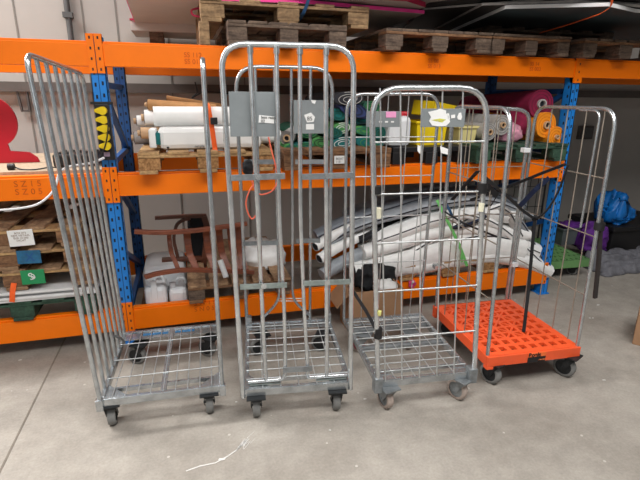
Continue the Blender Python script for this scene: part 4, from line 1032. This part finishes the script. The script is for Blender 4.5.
for (a0, a1, b0, b1) in ((-hw+.012, hw-.012, -hd+.012, -hd+m_), (-hw+.012, hw-.012, hd-m_, hd-.012), (-hw+.012, -hw+m_, -hd+m_, hd-m_), (hw-m_, hw-.012, -hd+m_, hd-m_)):
    mb.box((a0, b0, tt-.006), (a1, b1, tt))
def cell(poly, ins):
    n = len(poly); c = V((sum(p[0] for p in poly)/n, sum(p[1] for p in poly)/n))
    inn = [(c.x+(p[0]-c.x)*ins, c.y+(p[1]-c.y)*ins) for p in poly]
    vs = [(*p, tt) for p in poly]+[(*p, tt) for p in inn]+[(*p, tb) for p in inn]
    mb.add(vs, [(i, (i+1) % n, (i+1) % n+n, i+n) for i in range(n)]+[(i+n, (i+1) % n+n, (i+1) % n+2*n, i+2*n) for i in range(n)])
for i in range(nx):
    for j in range(ny):
        x_, y_ = -hw+m_+i*gx, -hd+m_+j*gy; Q = [(x_, y_), (x_+gx, y_), (x_+gx, y_+gy), (x_, y_+gy)]
        if j < 2 or i >= nx-2: cell(Q, .58)
        elif (i+j) % 2: cell([Q[0], Q[1], Q[2]], .6); cell([Q[0], Q[2], Q[3]], .6)
        else: cell([Q[0], Q[1], Q[3]], .6); cell([Q[1], Q[2], Q[3]], .6)
mb.build('perforated_deck', CORAL, c4)
MB(M4).box((-hw+.012, -hd+.012, z0+.002), (hw-.012, hd-.012, z0+.006)).build('underside_plate', mat('dark_deck_underside', (110, 44, 24), .7), c4)
# plate with writing
def px4(x, y, v):
    r_ = ray(x, y); Mi = M4.inverted(); o_ = Mi@CAM; d_ = Mi.to_3x3()@r_
    return o_+d_*((v-o_.y)/d_.y)
def px4u(x, y, u):
    r_ = ray(x, y); Mi = M4.inverted(); o_ = Mi@CAM; d_ = Mi.to_3x3()@r_
    return o_+d_*((u-o_.x)/d_.x)
a = px4(528.5, 353.5, -hd); b = px4(545, 359.3, -hd)
npl = MB(M4).box((a.x, -hd-.002, z0+.002), (b.x, -hd, z1-.026)).build('name_plate', INKK, c4)
MB(M4).box((a.x, -hd-.0025, z1-.026), (b.x, -hd, z1-.003)).build('name_panel', mat('orange_name_panel', (236, 110, 50), .5), npl)
lettering('Boels', .034, M4@V((a.x+.001, -hd-.003, z1-.024)), M4.to_3x3()@V((1, 0, 0)), (0, 0, 1), INKK, npl, .0006, bold=.0012)
lettering('rental', .018, M4@V((b.x-.043, -hd-.003, z0+.01)), M4.to_3x3()@V((1, 0, 0)), (0, 0, 1), mat('faded_orange_ink', (220, 120, 70), .6), npl, .0006)
T4 = 1.46
GR = STEEL
def uframe(R, M, u, v0, v1, z0_, z1_, rt, lean, inner, hs, r=.10, mt=STEEL, wr=.0034, vt=(0, 0), wm=WIRE):
    q = [V((u, v0, z0_)), V((u+lean, v0+vt[0], z1_)), V((u+lean, v1+vt[1], z1_)), V((u, v1, z0_))]
    MB(M).tube(q, rt, 12, fl=r).build('hoop_frame', mt, R)
    mb = MB(M)
    for f in inner: mb.cyl(q[0].lerp(q[3], f), q[1].lerp(q[2], f), wr, 6)
    for z in hs:
        f = (z-z0_)/(z1_-z0_); mb.cyl(q[0].lerp(q[1], f), q[3].lerp(q[2], f), wr, 6)
    mb.build('mesh_wires', wm, R)
TAUP = mat('taupe_coated_wire', (150, 140, 128), .5, .4, .12, 20)
uframe(c4, M4, -hw+.012, -hd+.025, hd-.02, z1-.01, T4, .010, 0, (.2, .4, .6, .8), (1.08, .8, .5), mt=GR, vt=(.05, -.0), wm=TAUP)
uframe(c4, M4, hw-.01, -hd+.02, hd-.01, z1-.01, T4, .010, .022, (.12, .32, .55, .76), (1.12, .815, .49), mt=GR, vt=(.045, .02), wm=TAUP)
# back hoop
MB(M4).tube([(-hw+.02, hd-.01, z1-.01), (-hw+.02, hd-.01, T4), (hw-.035, hd-.01, T4-.02), (hw-.035, hd-.01, z1-.01)], .0115, 12, fl=.10).build('hoop_frame', GR, c4)
mb = MB(M4)
for f in (.2, .4, .6, .8): mb.cyl((-hw+.02+(w4-.05)*f, hd-.01, z1-.01), (-hw+.02+(w4-.05)*f, hd-.01, T4-.01), .0034, 6)
for z in (1.1, .8, .5, .2): mb.cyl((-hw+.02, hd-.014, z), (hw-.03, hd-.014, z), .0034, 6)
mb.build('mesh_wires', TAUP, c4)
for (x, y) in ((525, 150), (513.5, 264), (436.5, 266)):
    q = px4(x, y, hd-.01); MB(M4).box((q.x-.022, hd-.035, q.z-.014), (q.x+.022, hd+.006, q.z+.014)).build('hinge_clip', WHITEP if x > 500 else STEELB, c4, .003)
# inner folded half hoop against right side
mb = MB(M4); q = px4u(601, 115, hw-.03); q2 = px4u(598, 185, hw-.03)
mb.tube([V((hw-.035, -.08, T4-.01)), V((hw-.035, q.y, T4-.01)), V((hw-.035, q.y, .85))], .006, 10, fl=.05); mb.build('hinged_rod', GR, c4)
for u, v, a in ((-.213, -.277, .35), (.235, -.297, .5), (-.2, .26, .9), (.2, .26, 2.2)):
    caster(M4, u, v, .14, .06, .038, a, c4, RUBBER, DARKM)
# ------------------------------------------------------------------ straps
def strap(name, label, pts, w, material, up=(0, 1, 0), t=.003, group=None):
    mb = MB(); mb.sweep(pts, [(-w/2, -t/2), (w/2, -t/2), (w/2, t/2), (-w/2, t/2)], up, False)
    return tag(mb.build(name, material), label, 'strap', group)
W3 = lambda x, y, v: M3@px3(x, y, v)
W4 = lambda x, y, v: M4@px4(x, y, v)
W4u = lambda x, y, u: M4@px4u(x, y, u)
strap('tension_strap', 'black strap slanting from the taped left post of the low mesh trolley', [W3(378, 333, vf-.018), W3(366, 311, -.1), W3(353, 291, hd-.05), W3(349, 285, hd-.01)], .02, BLACKF, t=.005)
# knot and vertical strap in trolley 4
kn = W4(535, 218, 0.05)
strap('tension_strap', 'thin black strap pulled straight down onto the orange base', [kn, W4(532, 250, .04), W4(528.5, 290, 0.0), V((*(W4(525, 323, -.12)).xy, z1+.002))], .018, BLACKF, t=.008)
strap('tension_strap', 'black strap from the right hoop of the orange trolley sloping left behind the low trolley', [W4u(566, 164, hw-.022), W4(545, 172, .05), W4(520, 182, .15), W4(495, 192, .25), W4(470, 200, .3)], .018, BLACKF, t=.004)
strap('tension_strap', 'broad navy strap sloping down left inside the orange trolley', [W4(549, 178, .2), W4(535, 190, .2), W4(518, 208, .25)], .032, NAVY, t=.004)
strap('tension_strap', 'grey black strap curving from the right hoop down to the knot', smooth([W4u(568, 165, hw-.022), W4(558, 192, .0), W4(547, 210, .02), W4(536, 219, .05)]), .011, BLACKF, t=.006)
strap('tension_strap', 'black strap crossing from the taped right post of the low trolley to the knot', [W3(483, 176, vf), W4(505, 194, -.15), W4(522, 210, 0), W4(533, 218, .05)], .016, BLACKF, t=.006)
strap('tension_strap', 'short black strap slanting up to the top of the taped right post', [W3(452, 200, -.1), W3(466, 184, -.2), W3(478, 171, vf+.03)], .02, BLACKF, t=.004)
strap('tension_strap', 'wide black band lying behind the taped right post of the low trolley', [W4(486, 184, -.2), W4(497, 196, -.1), W4(492, 204, .0)], .03, BLACKF, t=.005)
tag(crumple(MB(), kn, (.03, .02, .03), .01, 77, 14, 10).build('strap_knot', BLACKF), 'black knot where the straps meet in the orange trolley', 'knot')
strap('hanging_strap', 'dark webbing tail hanging beside the right front post of the orange trolley', [W4(601, 219, -hd+.06), W4(599, 258, -hd+.06), W4(595, 298, -hd+.06)], .022, mat('brown_black_webbing', (44, 38, 36), .9), t=.012)
q = px4(600, 226, -hd+.045)
MB(M4).cyl(V((q.x-.004, q.y, q.z-.02)), V((q.x-.004, q.y, q.z+.02)), .026, 14).build('tape_band', BLACKP, c4)
strap('tension_strap', 'black diagonal elastic cord on the lower left of the orange trolley', [W4u(445, 212, -hw), W4u(465, 224, -hw), W4(500, 238, .2)], .01, BLACKF, t=.006)
# orange cord loops on trolley 2
W2 = lambda x, y, v: M2@px2(x, y, v)
cord('salmon_cord', 'thin salmon cord looping from the left placard of the tall trolley',
     [W2(268.5, 137, .0), W2(272, 152, .0), W2(276, 168, .0), W2(277, 182, .0), W2(272, 191, .0), W2(263, 194.5, .0), W2(259, 194, .0)], .0035, CORDR)
cord('salmon_cord', 'narrow hanging loop of salmon cord below the crossbar of the tall trolley',
     [W2(250, 177, -.02), W2(253.5, 186, -.02), W2(256.5, 200, -.02), W2(257, 212, -.02), W2(252.5, 219, -.02), W2(248, 213, -.02), W2(246, 202, -.02), W2(250, 190, -.02), W2(255.5, 183, -.02), W2(258, 178, -.02)], .0035, CORDR)
q = W2(248, 168, .05)
tag(crumple(MB(), q, (.05, .04, .07), .012, 88, 14, 12).build('strap_knot', BLACKF), 'dark knotted strap on the rear crossbar of the tall trolley', 'knot')
# ------------------------------------------------------------------ far right corner
gz = .17
g = root('platform_trolley', 'trolley with a green plastic base standing behind the right blue post', 'roll cage', (3.1, 3.6, 0), -.05)
Mg = XF[g.name]
fr = Mg.inverted()@onz(591, 259, gz)
wr_ = fr.x; wl = 2.79-3.1; fy = fr.y
mb = MB(Mg); mb.box((wl, fy, .10), (wr_, fy+.012, gz)); mb.box((wr_-.012, fy, .10), (wr_, fy+.68, gz)); mb.box((wl, fy, .1), (wl+.012, fy+.68, gz)); mb.box((wl, fy+.668, .1), (wr_, fy+.68, gz)); mb.build('base_skirt', GREENP, g, .004)
mb = MB(Mg); nx, ny = 12, 8; gx = (wr_-wl)/nx; gy = .68/ny; tt = gz; tb = gz-.02
for i in range(nx):
    for j in range(ny):
        x_, y_ = wl+i*gx, fy+j*gy; cell([(x_, y_), (x_+gx, y_), (x_+gx, y_+gy), (x_, y_+gy)], .45)
mb.build('perforated_deck', GREENP, g)
MB(Mg).box((wl+.012, fy+.012, .105), (wr_-.012, fy+.668, .11)).build('underside_plate', BLACKP, g)
for u, v, a in ((wl+.09, fy+.09, .5), (wr_-.09, fy+.09, .6), (wl+.09, fy+.6, .5), (wr_-.09, fy+.6, .3)): caster(Mg, u, v, .10, .046, .032, a, g)
mb = MB(Mg); vb = fy+.66
hx0 = (Mg.inverted()@at(565, 160, 4.05)).x
for k in range(7):
    u = wl+.04+(wr_-wl-.08)*k/6; mb.cyl((u, vb, gz), (u, vb, 1.32), .0035, 6)
for k in range(6): mb.cyl((wl+.04, vb-.004, .3+.2*k), (wr_-.04, vb-.004, .3+.2*k), .0035, 6)
mb.build('mesh_wires', DARKM, g)
MB(Mg).tube([(wl+.04, vb, gz-.02), (wl+.04, vb, 1.34), (wr_-.04, vb, 1.34), (wr_-.04, vb, gz-.02)], .009, 10, fl=.08).build('hoop_frame', DARKM, g)
Yg = 3.55
r = tub('plastic_bin', 'dark grey plastic bin on the green trolley base', 560, 579, 228, 251, 3.5, .3, mat('bin_grey', (84, 90, 92), .5), z0=gz+.001, cat='bin')
tag(crumple(MB(), at(592, 238, 3.5), (.27, .25, .28), .035, 91, 30, 20, 2.6).build('cloth_bag', PURPLE), 'purple fabric bag bulging over the right end of the green trolley', 'bag')
tag(crumple(MB(), at(571, 225, 3.6), (.2, .2, .06), .02, 93, 24, 12).build('cloth_bundle', PURPLE), 'flat purple cloth draped on top of the dark grey bin', 'cloth')
bl = bpy.data.objects['cloth_bag']
a = onz(602, 264, 0); bx0 = 3.78
r = root('storage_crate', 'black plastic storage crate carrying the blue bag at right', 'crate', (4.4, 3.7, 0))
zc = at(620, 227, 3.45).z
x_0 = at(611, 240, 3.45).x
MB().box((x_0+.03, 3.47, 0.0), (x_0+.87, 4.0, zc-.03)).build('crate_body', BLACKP, r, .012)
MB().box((x_0, 3.44, zc-.05), (x_0+.90, 4.03, zc)).build('lid', BLACKP, r, .01)
tag(crumple(MB(), V((x_0+.17, 3.62, zc+.085)), (.36, .3, .17), .05, 101, 40, 26, 2.1).build('blue_bag', BLUEBAG), 'crumpled bright blue tarpaulin bag on the black storage crate', 'bag')
# shape: raise one peak
ob = bpy.data.objects['blue_bag']
for v_ in ob.data.vertices:
    dx = v_.co.x-(x_0+.12); k = math.exp(-(dx/.08)**2)
    if v_.co.z > zc+.1: v_.co.z += k*.15
for v_ in ob.data.vertices: v_.co.z = max(v_.co.z, zc+.002)
# blanket: low folded slab
mb = MB(); nx, ny = 36, 16
p0, p1 = onz(596, 276, 0), onz(650, 268, 0)
vs = []; fs = []
for j in range(ny+1):
    for i in range(nx+1):
        x_ = 3.50+.75*i/nx; y_ = 3.07+.33*j/ny; ed = min(1, min(i, nx-i)/3, min(j, ny-j)/2)
        vs.append((x_+.03*noise.noise(V((i*.3, j*.3, 2))), y_+.04*noise.noise(V((i*.2, j*.3, 7))), .006+ed*(.035+.07*abs(noise.noise(V((i*.16, j*.3, 1))))+.09*j/ny)))
for j in range(ny):
    for i in range(nx):
        a = j*(nx+1)+i; fs.append((a, a+1, a+nx+2, a+nx+1))
mb.add(vs, fs, True); bo = mb.build('blanket', GREYBL); sd = bo.modifiers.new('thick', 'SOLIDIFY'); sd.thickness = .004
tag(bo, 'crumpled grey blanket on the floor below the blue bag', 'blanket')
# carton corner at right edge
cx0 = onz(632, 344, 0)
r = root('cardboard_box', 'brown cardboard box on the floor cut off by the right picture edge', 'box', (cx0.x+.2, cx0.y+.15, 0))
zt_c = at(634, 315, cx0.y).z
Mc = Matrix.Translation((cx0.x, cx0.y, 0))@Matrix.Rotation(-.9, 4, 'Z')
MB(Mc).box((0, 0, 0), (.4, .3, zt_c)).build('carton', CARD, r, .003)
MB(Mc).box((.0, .135, zt_c), (.4, .165, zt_c+.001)).build('packing_tape', TUBEC, r)
# ------------------------------------------------------------------ lights
def area(name, loc, size, power, rot=(0, 0, 0), col=(1, .97, .93), sy=None):
    l = bpy.data.lights.new(name, 'AREA'); l.energy = power; l.color = col; l.shape = 'RECTANGLE'; l.size = size; l.size_y = sy or size
    o = bpy.data.objects.new(name, l); COL.objects.link(o); o.location = loc; o.rotation_euler = rot; return o
area('ceiling_lamp', (.4, -.1, 3.9), 3.6, 165, sy=1.4, col=(1, .98, .96))
area('ceiling_lamp', (-3.2, 3.5, 3.9), 3.4, 300, (math.radians(-25), 0, 0), sy=.6, col=(1, .98, .96))
area('ceiling_lamp', (3.0, .6, 4.2), 1.6, 50, sy=1.0, col=(1, .98, .96))
area('front_fill', (-1.5, -2.6, 2.6), 4.0, 34, (math.radians(80), 0, math.radians(-12)), (.95, .98, 1), 3)  # added soft fill from behind the camera, not an actual opening
w = bpy.data.worlds.new('world'); S.world = w; w.use_nodes = True
w.node_tree.nodes['Background'].inputs[0].default_value = (.92, .96, 1, 1); w.node_tree.nodes['Background'].inputs[1].default_value = .06
S.view_settings.view_transform = 'Standard'; S.view_settings.look = 'None'; S.view_settings.exposure = .2; S.view_settings.gamma = 1

GROUPS = {'wooden_pallet': 'wooden pallets stored on the rack', 'folded_banner': 'banners heaped in the lower bay', 'felt_roll': 'felt rolls on the reddish brown pallet', 'fabric_roll': 'fabric rolls on the green pallet',
          'foam_board': 'pink edged boards on the rack top', 'sheet_board': 'dark boards on the rack top', 'tension_strap': 'straps on the two right trolleys', 'jerrycan': 'white jerrycans in the lower bay',
          'bentwood_lounger': 'bentwood chairs in the lower bay', 'paper_roll': 'white rolls on the pale pallet', 'kraft_roll': 'kraft rolls on the pale pallet', 'plastic_crate': 'plastic crates on the black pallet'}
for o in S.objects:
    k = o.name.split('.')[0]
    if o.parent is None and k in GROUPS and 'label' in o: o['group'] = GROUPS[k]
# ------------------------------------------------------------------ true size: the survey above is in camera-height units
K = 1.18
for me in bpy.data.meshes: me.transform(Matrix.Scale(K, 4))
for o in S.objects:
    o.location = o.location*K
    for md in o.modifiers:
        if md.type == 'BEVEL': md.width *= K
        if md.type == 'SOLIDIFY': md.thickness *= K
for l in bpy.data.lights: l.energy *= K*K; l.size *= K; l.size_y *= K
